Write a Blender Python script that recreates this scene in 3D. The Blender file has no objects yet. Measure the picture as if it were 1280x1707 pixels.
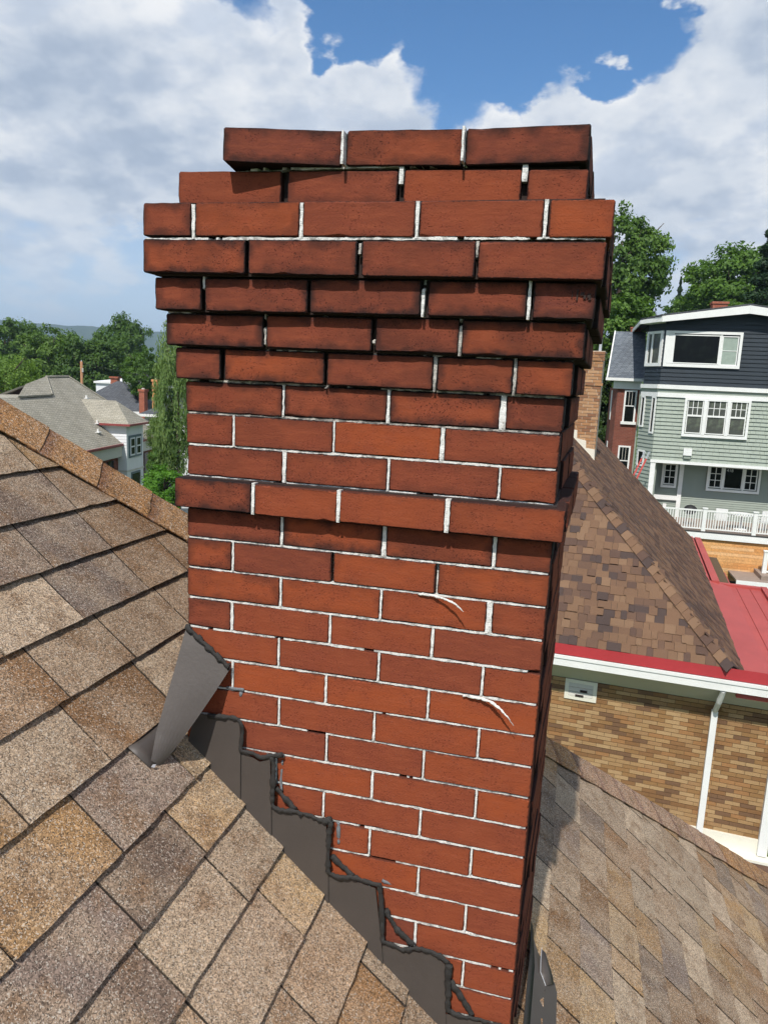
import bpy, bmesh, math, random
import numpy as np
from mathutils import Vector, Matrix, noise as mnoise
random.seed(7); np.random.seed(7)
R = math.radians
sc = bpy.context.scene
COL = sc.collection

# ------------------------------------------------------------------ camera
CAM = Vector((0.7685, -1.3763, 0.2761))
RT = Vector((0.96701, 0.25081, 0.04482)); FW = Vector((-0.23965, 0.95508, -0.17441))
FW.normalize(); RT = (RT - FW*RT.dot(FW)).normalized(); UP = RT.cross(FW)
cd = bpy.data.cameras.new('camera'); cam = bpy.data.objects.new('camera', cd); COL.objects.link(cam)
cd.sensor_fit = 'VERTICAL'; cd.sensor_height = 36.0; cd.lens = 1237.3*36/1707
cd.clip_start = 0.02; cd.clip_end = 20000
cam.matrix_world = Matrix(((RT.x, UP.x, -FW.x, CAM.x), (RT.y, UP.y, -FW.y, CAM.y), (RT.z, UP.z, -FW.z, CAM.z), (0, 0, 0, 1)))
sc.camera = cam
sc.cycles.max_bounces = 5; sc.cycles.diffuse_bounces = 2; sc.cycles.glossy_bounces = 2; sc.cycles.transmission_bounces = 2; sc.cycles.volume_bounces = 0
sc.cycles.use_adaptive_sampling = True; sc.cycles.adaptive_threshold = 0.03

def in_view(p, m=0.0):
    d = Vector(p) - CAM; z = d.dot(FW)
    if z < 0.05: return False
    x = 640 + 1237.3*d.dot(RT)/z; y = 853.5 - 1237.3*d.dot(UP)/z
    return -m < x < 1280+m and -m < y < 1707+m

# ------------------------------------------------------------------ sun, sky, exposure
SUN = Vector((-0.07, -1.0, 1.33)).normalized()
sl = bpy.data.lights.new('sun', 'SUN'); so = bpy.data.objects.new('sun', sl); COL.objects.link(so)
sl.energy = 5.0; sl.angle = R(0.53); sl.color = (1.0, 0.955, 0.89)
so.rotation_euler = SUN.to_track_quat('Z', 'Y').to_euler(); so.location = (0, -5, 8)
sc.view_settings.view_transform = 'Standard'; sc.view_settings.look = 'None'
sc.view_settings.exposure = 0.0; sc.view_settings.gamma = 1.0; sc.view_settings.use_curve_mapping = False

class NT:
    """small helper to write node trees"""
    def __init__(s, tree): s.t = tree; s.n = tree.nodes; s.l = tree.links
    def new(s, typ, **kw):
        nd = s.n.new(typ)
        for k, v in kw.items():
            if k.startswith('i_'):
                key = k[2:]
                key = int(key) if key.isdigit() else key.replace('_', ' ')
                s.set(nd.inputs[key], v)
            else: setattr(nd, k, v)
        return nd
    def set(s, sock, v):
        if isinstance(v, bpy.types.NodeSocket): s.l.new(v, sock)
        elif isinstance(v, bpy.types.Node): s.l.new(v.outputs[0], sock)
        else: sock.default_value = v
    def math(s, op, a, b=0.0, c=0.0, clamp=False):
        nd = s.n.new('ShaderNodeMath'); nd.operation = op; nd.use_clamp = clamp
        s.set(nd.inputs[0], a); s.set(nd.inputs[1], b); s.set(nd.inputs[2], c); return nd.outputs[0]
    def vmath(s, op, a, b=(0, 0, 0), scale=1.0):
        nd = s.n.new('ShaderNodeVectorMath'); nd.operation = op
        s.set(nd.inputs[0], a); s.set(nd.inputs[1], b)
        if op == 'SCALE': s.set(nd.inputs[3], scale)
        return nd.outputs['Value'] if op in ('DOT_PRODUCT', 'LENGTH', 'DISTANCE') else nd.outputs[0]
    def mix(s, f, a, b, blend='MIX'):
        nd = s.n.new('ShaderNodeMix'); nd.data_type = 'RGBA'; nd.blend_type = blend; nd.clamp_factor = True
        s.set(nd.inputs[0], f); s.set(nd.inputs[6], a); s.set(nd.inputs[7], b); return nd.outputs[2]
    def ramp(s, v, a, b, lo=0.0, hi=1.0, smooth=True):
        nd = s.n.new('ShaderNodeMapRange'); nd.interpolation_type = 'SMOOTHSTEP' if smooth else 'LINEAR'
        s.set(nd.inputs[0], v); s.set(nd.inputs[1], a); s.set(nd.inputs[2], b); s.set(nd.inputs[3], lo); s.set(nd.inputs[4], hi)
        return nd.outputs[0]
    def noise(s, vec, scale, detail=3.0, rough=0.55, dim='3D', out=0):
        nd = s.n.new('ShaderNodeTexNoise'); nd.noise_dimensions = dim
        if dim == '1D': s.set(nd.inputs['W'], vec)
        else: s.set(nd.inputs['Vector'], vec)
        s.set(nd.inputs['Scale'], scale); s.set(nd.inputs['Detail'], detail); s.set(nd.inputs['Roughness'], rough)
        return nd.outputs[out]

def rgb(c): return (c[0], c[1], c[2], 1.0)

world = bpy.data.worlds.new('World'); sc.world = world; world.use_nodes = True
world.cycles.sampling_method = 'NONE'
W = NT(world.node_tree)
for nd in list(W.n): W.n.remove(nd)
sky = W.new('ShaderNodeTexSky', sky_type='NISHITA', sun_disc=False, sun_elevation=math.asin(SUN.z),
            sun_rotation=math.atan2(SUN.x, SUN.y), air_density=1.0, dust_density=0.35, ozone_density=3.5, altitude=200)
# clouds: banks of cumulus laid out by compass direction, broken up by fractal noise
def pdir(px, py):
    d = FW*1237.3 + RT*(px-640) - UP*(py-853.5); return d.normalized()
BANKS = [  # cumulus banks: (direction, angular radius in degrees)
    (pdir(90, 70), 15), (pdir(330, 130), 9), (pdir(465, 70), 4.6), (pdir(650, 150), 5.2), (pdir(480, 190), 6),
    (pdir(815, 200), 2.9), (pdir(965, 165), 5.2), (pdir(985, 110), 2.6), (pdir(1010, 280), 7), (pdir(1190, 240), 10), (pdir(1215, 40), 5.6), (pdir(1170, 120), 4), (pdir(60, 260), 11), (pdir(300, 290), 7)]
HOLES = [(pdir(572, 35), 3.0, .55), (pdir(400, 0), 2.2, .30), (pdir(800, 80), 5.2, .42), (pdir(890, 20), 5.5, .42), (pdir(725, 0), 3.4, .34), (pdir(1085, 92), 2.6, .38), (pdir(1035, 30), 3.4, .40), (pdir(980, 10), 3.0, .30),
         (pdir(240, 455), 5.0, .12), (pdir(60, 540), 9, .16), (pdir(1115, 420), 3.0, .16)]
tc = W.new('ShaderNodeTexCoord'); dv = tc.outputs['Generated']
sep = W.new('ShaderNodeSeparateXYZ', i_0=dv)
zz = W.math('ADD', W.math('ABSOLUTE', sep.outputs[2]), 0.42)
pv = W.vmath('DIVIDE', dv, W.new('ShaderNodeCombineXYZ', i_0=zz, i_1=zz, i_2=zz))
pv2 = W.vmath('ADD', pv, (0.37, 1.7, 0.9))
puff = W.noise(pv2, 8.0, 6, 0.50)                      # billows along the rim
wide = W.noise(W.vmath('ADD', pv2, (5.0, 2.0, 3.0)), 2.6, 2, 0.5)   # where cloud gathers in the open sky
edge = W.vmath('SCALE', W.vmath('SUBTRACT', W.noise(pv2, 9.0, 5, .55, out=1), (.5, .5, .5)), scale=0.16)
gvw = W.vmath('NORMALIZE', W.vmath('ADD', dv, edge))
bank = W.math('MULTIPLY', W.math('SUBTRACT', wide, .45), 1.2)
for d, r in BANKS:
    dd = W.vmath('DOT_PRODUCT', gvw, tuple(d))
    bank = W.math('MAXIMUM', bank, W.ramp(dd, math.cos(R(r*1.35)), math.cos(R(r*.55)), -.22, .36, smooth=False))
for d, r, w in HOLES:
    dd = W.vmath('DOT_PRODUCT', gvw, tuple(d))
    bank = W.math('SUBTRACT', bank, W.ramp(dd, math.cos(R(r*1.25)), math.cos(R(r*.35)), 0, w, smooth=True))
d0 = W.math('ADD', bank, W.math('MULTIPLY', W.math('SUBTRACT', puff, .5), .80))
cover = W.ramp(d0, -0.08, 0.20)
# sunlit crowns and grey undersides: compare with the billows a little higher up
ns = W.noise(W.vmath('ADD', pv2, (-0.01, -0.02, 0.055)), 8.0, 4, 0.50)
rel = W.ramp(W.math('SUBTRACT', puff, ns), -0.16, 0.14)
body = W.noise(W.vmath('ADD', pv2, (1.2, 0.4, 7.0)), 5.6, 5, 0.55)
grey = W.math('MULTIPLY', W.ramp(body, .38, .62), W.ramp(d0, .12, .45))
ccol = W.mix(rel, (0.68, 0.75, 0.86, 1), (.98, .99, 1.0, 1))
under = 0.0
for d, r, w in ((pdir(150, 215), 7.5, .9), (pdir(330, 262), 5, .7), (pdir(620, 205), 3.6, .6), (pdir(950, 175), 3.2, .6), (pdir(1210, 105), 4.6, .8), (pdir(1120, 345), 6, .75), (pdir(50, 340), 5, .5), (pdir(470, 150), 2.6, .5)):
    dd = W.vmath('DOT_PRODUCT', gvw, tuple(d)); under = W.math('MAXIMUM', under, W.ramp(dd, math.cos(R(r*1.3)), math.cos(R(r*.3)), 0, w))
grey = W.math('MAXIMUM', W.math('MULTIPLY', grey, .55), W.math('MULTIPLY', under, W.ramp(body, .25, .60, .25, 1.0)))
ccol = W.mix(W.math('MULTIPLY', grey, .80), ccol, W.mix(rel, (0.33, 0.42, 0.56, 1), (0.52, 0.61, 0.74, 1)))
sepd = sep
low = W.ramp(sepd.outputs[2], -0.02, 0.24, 0.25, 1.0)
ccol = W.mix(low, (0.52, 0.65, 0.83, 1), ccol)
cover = W.math('MULTIPLY', cover, W.ramp(sepd.outputs[2], 0.0, 0.20, 0.40, 0.98))
bg1 = W.new('ShaderNodeBackground', i_Color=W.mix(W.ramp(sep.outputs[2], .02, .30, .75, 0), W.new('ShaderNodeHueSaturation', i_Saturation=W.ramp(sep.outputs[2], .05, .35, .8, 1.22), i_Color=sky.outputs[0]).outputs[0], (3.4, 4.5, 6.0, 1)), i_Strength=0.140)
bg2 = W.new('ShaderNodeBackground', i_Color=ccol, i_Strength=0.98)
ms = W.new('ShaderNodeMixShader', i_0=cover); W.l.new(bg1.outputs[0], ms.inputs[1]); W.l.new(bg2.outputs[0], ms.inputs[2])
wo = W.new('ShaderNodeOutputWorld'); W.l.new(ms.outputs[0], wo.inputs[0])

# ------------------------------------------------------------------ mesh helpers
class MB:
    def __init__(s): s.v = []; s.f = []
    def add(s, vs, fs):
        o = len(s.v); s.v += [tuple(p) for p in vs]; s.f += [tuple(i+o for i in f) for f in fs]; return s
    def box(s, x0, x1, y0, y1, z0, z1, T=None):
        vs = [(x, y, z) for z in (z0, z1) for y in (y0, y1) for x in (x0, x1)]
        if T: vs = [T(*p) for p in vs]
        return s.add(vs, [(0, 2, 3, 1), (4, 5, 7, 6), (0, 1, 5, 4), (2, 6, 7, 3), (0, 4, 6, 2), (1, 3, 7, 5)])
    def slab(s, poly, off):
        """planar polygon (3-D points) thickened by vector off"""
        n = len(poly); off = Vector(off)
        a = [Vector(p) for p in poly]; b = [p+off for p in a]
        return s.add(a+b, [tuple(range(n))[::-1], tuple(range(n, 2*n))] + [(i, (i+1) % n, n+(i+1) % n, n+i) for i in range(n)])
    def bar(s, a, b, w, d, up=(0, 0, 1)):
        a = Vector(a); b = Vector(b); t = (b-a).normalized(); u = Vector(up)
        if abs(t.dot(u)) > .98: u = Vector((0, 1, 0))
        x = t.cross(u).normalized(); y = x.cross(t).normalized()
        c = [(-w/2, -d/2), (w/2, -d/2), (w/2, d/2), (-w/2, d/2)]
        vs = [p + x*i + y*j for p in (a, b) for i, j in c]
        return s.add(vs, [(3, 2, 1, 0), (4, 5, 6, 7), (0, 1, 5, 4), (1, 2, 6, 5), (2, 3, 7, 6), (3, 0, 4, 7)])
    def tube(s, pts, rad, n=8, flat=1.0, nrm=None):
        pts = [Vector(p) for p in pts]; m = len(pts); vs = []
        for i, p in enumerate(pts):
            t = (pts[min(i+1, m-1)] - pts[max(i-1, 0)]).normalized()
            u = Vector(nrm) if nrm else (Vector((0, 0, 1)) if abs(t.z) < .9 else Vector((0, 1, 0)))
            x = t.cross(u).normalized(); y = x.cross(t).normalized()
            r = rad[i] if isinstance(rad, (list, tuple)) else rad
            for k in range(n):
                a = 2*math.pi*k/n; vs.append(p + x*(math.cos(a)*r) + y*(math.sin(a)*r*flat))
        fs = [(i*n+k, i*n+(k+1) % n, (i+1)*n+(k+1) % n, (i+1)*n+k) for i in range(m-1) for k in range(n)]
        fs += [tuple(range(n))[::-1], tuple(range((m-1)*n, m*n))]
        return s.add(vs, fs)
    def cone(s, a, b, r0, r1, n=10): return s.tube([a, b], [r0, r1], n)
    def mesh(s, name, smooth=False):
        me = bpy.data.meshes.new(name); me.from_pydata(s.v, [], s.f); me.update()
        bm = bmesh.new(); bm.from_mesh(me); bmesh.ops.recalc_face_normals(bm, faces=bm.faces); bm.to_mesh(me); bm.free()
        if smooth: me.polygons.foreach_set('use_smooth', [True]*len(me.polygons))
        return me
    def build(s, name, mat, parent=None, smooth=False, at=None):
        """at: origin of the object (world); vertices are given in world coordinates"""
        o3 = Vector(at) if at is not None else None
        if o3 is None and s.v:
            a = np.array(s.v); o3 = Vector(((a[:, 0].min()+a[:, 0].max())/2, (a[:, 1].min()+a[:, 1].max())/2, a[:, 2].min()))
        s.v = [tuple(Vector(p)-o3) for p in s.v]
        me = s.mesh(name, smooth); me.materials.append(mat)
        return link(name, me, parent, Matrix.Translation(o3))

def link(name, me, parent=None, mw=None):
    o = bpy.data.objects.new(name, me); COL.objects.link(o)
    if mw is not None: o.matrix_basis = mw
    if parent is not None:
        o.parent = parent; o.matrix_parent_inverse = parent.matrix_basis.inverted()
    return o
def tag(o, label=None, cat=None, group=None, kind=None):
    if label: o['label'] = label
    if cat: o['category'] = cat
    if group: o['group'] = group
    if kind: o['kind'] = kind
    return o
def thing(name, loc, label, cat, group=None, rz=0.0):
    o = bpy.data.objects.new(name, None); COL.objects.link(o); o.empty_display_size = .2
    o.location = loc; o.rotation_euler = (0, 0, rz)
    o.matrix_basis = Matrix.Translation(Vector(loc)) @ Matrix.Rotation(rz, 4, 'Z')
    return tag(o, label, cat, group)

# ------------------------------------------------------------------ materials
def new_mat(name, rough=.8, spec=.3):
    m = bpy.data.materials.new(name); m.use_nodes = True; T = NT(m.node_tree)
    b = m.node_tree.nodes['Principled BSDF']; b.inputs['Roughness'].default_value = rough
    b.inputs['Specular IOR Level'].default_value = spec
    return m, T, b
def bump(T, b, height, dist, strength=1.0):
    nd = T.new('ShaderNodeBump'); T.set(nd.inputs['Height'], height); nd.inputs['Distance'].default_value = dist
    nd.inputs['Strength'].default_value = strength; T.l.new(nd.outputs[0], b.inputs['Normal'])
def plain(name, c, rough=.6, var=.12, scale=3.0, spec=.3, metal=0.0, fine=0.0):
    """one colour with weathering: soft blotches, faint streaks and fine grain"""
    m, T, b = new_mat(name, rough, spec)
    tc = T.new('ShaderNodeTexCoord').outputs['Object']
    n = T.noise(tc, scale, 5, .6); k = T.noise(tc, scale*14, 3, .6)
    f = T.math('ADD', T.math('MULTIPLY', T.math('SUBTRACT', n, .5), var*2.2), T.math('MULTIPLY', T.math('SUBTRACT', k, .5), var))
    v = T.math('ADD', 1.0, f)
    T.set(b.inputs['Base Color'], T.mix(1.0, rgb(c), T.new('ShaderNodeCombineColor', i_0=v, i_1=v, i_2=v).outputs[0], 'MULTIPLY'))
    T.set(b.inputs['Roughness'], T.math('ADD', rough-.08, T.math('MULTIPLY', k, .16)))
    b.inputs['Metallic'].default_value = metal
    if fine: bump(T, b, k, fine)
    return m

def chimney_brick_mat():
    m, T, b = new_mat('pressed_brick', .9, .10)
    oi = T.new('ShaderNodeObjectInfo'); par = T.new('ShaderNodeSeparateColor', i_0=oi.outputs['Color'])
    tone, soot, wid = par.outputs[0], par.outputs[1], par.outputs[2]
    tc = T.new('ShaderNodeTexCoord').outputs['Object']
    off = T.math('MULTIPLY', oi.outputs['Random'], 37.0)
    p = T.vmath('ADD', tc, T.new('ShaderNodeCombineXYZ', i_0=off, i_1=off, i_2=off))
    blot = T.noise(p, 16, 2, .6); fine = T.noise(p, 260, 2, .65); drag = T.noise(T.vmath('MULTIPLY', p, (22, 60, 120)), 1.0, 3, .6)
    c = T.mix(tone, (0.135, 0.041, 0.030, 1), (0.284, 0.066, 0.0240, 1))
    c = T.mix(T.ramp(blot, .35, .75, 0, .45), c, (0.200, 0.050, 0.030, 1))
    c = T.mix(T.ramp(drag, .40, .72, 0, .35), c, (0.29, 0.080, 0.038, 1))
    c = T.mix(T.ramp(fine, .60, .75, 0, .30), c, (0.12, 0.022, 0.013, 1))
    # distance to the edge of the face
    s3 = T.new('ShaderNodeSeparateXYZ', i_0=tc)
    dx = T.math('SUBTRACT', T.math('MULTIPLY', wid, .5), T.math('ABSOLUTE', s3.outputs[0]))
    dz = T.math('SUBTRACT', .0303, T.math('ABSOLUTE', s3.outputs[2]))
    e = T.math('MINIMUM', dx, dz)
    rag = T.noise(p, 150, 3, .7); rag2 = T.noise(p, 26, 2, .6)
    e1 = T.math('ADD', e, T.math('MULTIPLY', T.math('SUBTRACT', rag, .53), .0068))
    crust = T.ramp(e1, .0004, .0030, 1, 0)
    e2 = T.math('ADD', e, T.math('MULTIPLY', T.math('SUBTRACT', rag2, .5), .040))
    halo = T.ramp(e2, -.004, .024, 1, 0)
    # soot: specks, wash and halo grow with the soot of the brick
    sp = T.math('MULTIPLY', T.ramp(T.noise(p, 330, 1, .5), .62, .70), T.ramp(blot, .40, .58))
    wash = T.ramp(T.noise(p, 9, 3, .6), .38, .72)
    k = T.math('MAXIMUM', T.math('MULTIPLY', halo, T.math('MULTIPLY', soot, 1.0)), T.math('MULTIPLY', wash, T.math('MULTIPLY', soot, .60)))
    c = T.mix(k, c, (0.042, 0.020, 0.017, 1))
    c = T.mix(T.math('MULTIPLY', sp, T.math('ADD', .04, T.math('MULTIPLY', soot, .55)), clamp=True), c, (0.018, 0.012, 0.012, 1))
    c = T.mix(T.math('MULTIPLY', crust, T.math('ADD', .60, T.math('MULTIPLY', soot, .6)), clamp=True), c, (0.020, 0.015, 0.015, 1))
    T.set(b.inputs['Base Color'], c)
    bump(T, b, T.math('ADD', T.math('MULTIPLY', fine, .5), T.math('ADD', T.math('MULTIPLY', drag, .35), T.math('MULTIPLY', sp, -.5))), .0016)
    return m
def mortar_mat(name, light, dark, cut):
    m, T, b = new_mat(name, .95, .1)
    tc = T.new('ShaderNodeTexCoord').outputs['Object']
    n = T.noise(tc, 55, 5, .65); k = T.noise(tc, 420, 3, .6)
    c = T.mix(T.ramp(n, cut-.10, cut+.10), rgb(light), rgb(dark))
    c = T.mix(T.ramp(k, .5, .8, 0, .35), c, (0.10, 0.095, 0.09, 1))
    T.set(b.inputs['Base Color'], c); bump(T, b, k, .002); return m
def shingle_mat(name, granule, a_mix=.75, grain=1.0, edges=True):
    """mineral granules; obj.color carries the blend colour of the single shingle"""
    m, T, b = new_mat(name, .92, .22)
    oi = T.new('ShaderNodeObjectInfo'); tc = T.new('ShaderNodeTexCoord').outputs['Object']
    off = T.math('MULTIPLY', oi.outputs['Random'], 53.0)
    p = T.vmath('ADD', tc, T.new('ShaderNodeCombineXYZ', i_0=off, i_1=off, i_2=0.0))
    s3 = T.new('ShaderNodeSeparateXYZ', i_0=p)
    wob = T.math('MULTIPLY', T.noise(p, 60, 1, .6), .035)
    band = T.noise(T.math('ADD', T.math('ADD', s3.outputs[0], wob), T.math('MULTIPLY', s3.outputs[1], .45)), 7.5, 1, .5, dim='1D')
    big = T.noise(p, 7, 2, .6)
    f = T.ramp(T.math('ADD', T.math('MULTIPLY', band, .6), T.math('MULTIPLY', big, .4)), .40, .57)
    base = T.mix(T.math('MULTIPLY', f, a_mix), oi.outputs['Color'], (0.410, 0.305, 0.210, 1))
    base = T.mix(T.ramp(T.noise(p, 13, 3, .65), .48, .70, 0, .62), base, (0.20, 0.112, 0.056, 1))
    def cells(k, sh):
        q = T.vmath('FLOOR', T.vmath('ADD', T.vmath('SCALE', p, scale=k), sh))
        wn = T.new('ShaderNodeTexWhiteNoise', noise_dimensions='2D'); T.set(wn.inputs['Vector'], q); return wn.outputs['Color']
    jit = T.vmath('SCALE', T.noise(p, granule*.4, 0, .5, out=1), scale=2.6)
    r1 = T.new('ShaderNodeSeparateColor', i_0=cells(granule, jit)); r2 = T.new('ShaderNodeSeparateColor', i_0=cells(granule*.47, jit))
    val = T.math('ADD', T.math('MULTIPLY', r1.outputs[0], .95*grain), T.math('ADD', T.math('MULTIPLY', r2.outputs[0], .45*grain), 1-.70*grain))
    c = T.mix(1.0, base, T.new('ShaderNodeCombineColor', i_0=val, i_1=val, i_2=val).outputs[0], 'MULTIPLY')
    c = T.mix(T.math('MULTIPLY', T.ramp(r1.outputs[1], .88, .92), .55*grain), c, (0.66, 0.60, 0.51, 1))
    c = T.mix(T.math('MULTIPLY', T.ramp(r1.outputs[2], .86, .90), .70*grain), c, (0.045, 0.034, 0.028, 1))
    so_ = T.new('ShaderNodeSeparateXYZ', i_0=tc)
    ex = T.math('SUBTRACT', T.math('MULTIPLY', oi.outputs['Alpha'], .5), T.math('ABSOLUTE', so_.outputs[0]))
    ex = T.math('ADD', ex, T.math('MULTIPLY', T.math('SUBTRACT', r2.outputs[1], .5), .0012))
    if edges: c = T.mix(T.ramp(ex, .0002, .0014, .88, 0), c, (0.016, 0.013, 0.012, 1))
    if edges: c = T.mix(T.ramp(T.math('ADD', so_.outputs[1], T.math('MULTIPLY', r2.outputs[2], .0015)), -.0003, .0016, .96, 0), c, (0.009, 0.007, 0.007, 1))  # butt ends near black: their shade is put into the colour
    T.set(b.inputs['Base Color'], c)
    bump(T, b, T.math('ADD', r1.outputs[0], r2.outputs[0]), .0017*grain); return m
def tone_mat(name, cols, rough=.85, scale=30.0, grain=.25, bmp=.0):
    """per-piece colour: obj.color times grain"""
    m, T, b = new_mat(name, rough, .2)
    oi = T.new('ShaderNodeObjectInfo'); tc = T.new('ShaderNodeTexCoord').outputs['Object']
    g_ = T.new('ShaderNodeNewGeometry')
    cr = T.new('ShaderNodeValToRGB'); cr.color_ramp.interpolation = 'CONSTANT'
    el = cr.color_ramp.elements
    while len(el) < len(cols): el.new(.5)
    for i, c in enumerate(cols): el[i].position = i/len(cols); el[i].color = rgb(c)
    rnd = T.math('FRACT', T.math('ADD', T.math('MULTIPLY', oi.outputs['Random'], 7.13), T.math('MULTIPLY', g_.outputs['Random Per Island'], 3.77)))
    T.set(cr.inputs[0], rnd)
    off = T.math('MULTIPLY', oi.outputs['Random'], 31.0)
    p = T.vmath('ADD', g_.outputs['Position'], T.new('ShaderNodeCombineXYZ', i_0=off, i_1=off, i_2=off))
    n = T.noise(p, scale, 4, .65); n2 = T.noise(g_.outputs['Position'], 1.1, 4, .6)
    v = T.math('ADD', 1.0, T.math('ADD', T.math('MULTIPLY', T.math('SUBTRACT', n, .5), grain*2.4), T.math('MULTIPLY', T.math('SUBTRACT', n2, .5), .5)))
    T.set(b.inputs['Base Color'], T.mix(1.0, cr.outputs[0], T.new('ShaderNodeCombineColor', i_0=v, i_1=v, i_2=v).outputs[0], 'MULTIPLY'))
    if bmp: bump(T, b, n, bmp)
    return m
def leaf_mat(name, a, bcol, tr=.35):
    m = bpy.data.materials.new(name); m.use_nodes = True; T = NT(m.node_tree)
    for nd in list(T.n): T.n.remove(nd)
    g_ = T.new('ShaderNodeNewGeometry'); oi = T.new('ShaderNodeObjectInfo'); tc = T.new('ShaderNodeTexCoord').outputs['Object']
    n = T.noise(tc, 1.7, 3, .6)
    f = T.math('ADD', T.math('MULTIPLY', g_.outputs['Random Per Island'], .6), T.ramp(n, .3, .7, 0, .5), clamp=True)
    c = T.mix(f, rgb(a), rgb(bcol))
    c = T.mix(1.0, c, oi.outputs['Color'], 'MULTIPLY')
    d = T.new('ShaderNodeBsdfDiffuse', i_Color=c); t = T.new('ShaderNodeBsdfTranslucent', i_Color=T.mix(1.0, c, (1.15, 1.25, .55, 1), 'MULTIPLY'))
    gl = T.new('ShaderNodeBsdfGlossy', i_Roughness=.6, i_Color=(1, 1, 1, 1))
    mx = T.new('ShaderNodeMixShader', i_0=tr); T.l.new(d.outputs[0], mx.inputs[1]); T.l.new(t.outputs[0], mx.inputs[2])
    m2 = T.new('ShaderNodeMixShader', i_0=.015); T.l.new(mx.outputs[0], m2.inputs[1]); T.l.new(gl.outputs[0], m2.inputs[2])
    o = T.new('ShaderNodeOutputMaterial'); T.l.new(m2.outputs[0], o.inputs[0]); return m
def glass_mat(name, c=(0.005, 0.006, 0.006), rough=.04):
    m, T, b = new_mat(name, rough, .13)
    tc = T.new('ShaderNodeTexCoord').outputs['Object']
    T.set(b.inputs['Base Color'], T.mix(T.ramp(T.noise(tc, 1.8, 3, .6), .45, .7, 0, .6), rgb(c), (c[0]*3, c[1]*3.3, c[2]*2.6, 1)))
    bump(T, b, T.noise(tc, 2.5, 2, .5), .004); return m
def masonry_mat(name, a, bcol, joint, bw=.22, bh=.075):
    """brickwork of far buildings, too small to tell the bricks apart"""
    m, T, b = new_mat(name, .9, .2)
    tc = T.new('ShaderNodeTexCoord').outputs['Object']
    s3 = T.new('ShaderNodeSeparateXYZ', i_0=tc)
    v = T.new('ShaderNodeCombineXYZ', i_0=T.math('ADD', s3.outputs[0], s3.outputs[1]), i_1=s3.outputs[2], i_2=0.0)
    br = T.new('ShaderNodeTexBrick', i_Scale=1.0); T.set(br.inputs['Vector'], v)
    br.inputs['Color1'].default_value = rgb(a); br.inputs['Color2'].default_value = rgb(bcol); br.inputs['Mortar'].default_value = rgb(joint)
    br.inputs['Brick Width'].default_value = bw; br.inputs['Row Height'].default_value = bh; br.inputs['Mortar Size'].default_value = .006
    n = T.noise(tc, 1.6, 4, .6); vv = T.math('ADD', .7, T.math('MULTIPLY', n, .6))
    T.set(b.inputs['Base Color'], T.mix(1.0, br.outputs['Color'], T.new('ShaderNodeCombineColor', i_0=vv, i_1=vv, i_2=vv).outputs[0], 'MULTIPLY'))
    return m
def far_shingle_mat(name, a, bcol, row=.14, wid=.3):
    m, T, b = new_mat(name, .92, .2)
    tc = T.new('ShaderNodeTexCoord').outputs['Object']
    s3 = T.new('ShaderNodeSeparateXYZ', i_0=tc)
    v = T.new('ShaderNodeCombineXYZ', i_0=T.math('ADD', s3.outputs[0], s3.outputs[1]), i_1=T.math('MULTIPLY', s3.outputs[2], 1.5), i_2=0.0)
    br = T.new('ShaderNodeTexBrick', i_Scale=1.0); T.set(br.inputs['Vector'], v)
    br.inputs['Color1'].default_value = rgb(a); br.inputs['Color2'].default_value = rgb(bcol)
    br.inputs['Mortar'].default_value = (a[0]*.5, a[1]*.5, a[2]*.5, 1)
    br.inputs['Brick Width'].default_value = wid; br.inputs['Row Height'].default_value = row; br.inputs['Mortar Size'].default_value = .012
    n = T.noise(tc, .9, 5, .65); n2 = T.noise(tc, 14, 3, .6)
    vv = T.math('ADD', T.math('MULTIPLY', n, .7), T.math('MULTIPLY', n2, .6)); vv = T.math('ADD', vv, .35)
    T.set(b.inputs['Base Color'], T.mix(1.0, br.outputs['Color'], T.new('ShaderNodeCombineColor', i_0=vv, i_1=vv, i_2=vv).outputs[0], 'MULTIPLY'))
    return m
def ground_mat():
    m, T, b = new_mat('lawn_ground', .95, .1)
    tc = T.new('ShaderNodeTexCoord').outputs['Object']
    n = T.noise(tc, .25, 6, .65); k = T.noise(tc, 6, 4, .7)
    c = T.mix(T.ramp(n, .35, .65), (0.050, 0.092, 0.022, 1), (0.075, 0.120, 0.034, 1))
    c = T.mix(T.ramp(k, .5, .8, 0, .5), c, (0.10, 0.125, 0.05, 1))
    T.set(b.inputs['Base Color'], c); bump(T, b, k, .05); return m

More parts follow.
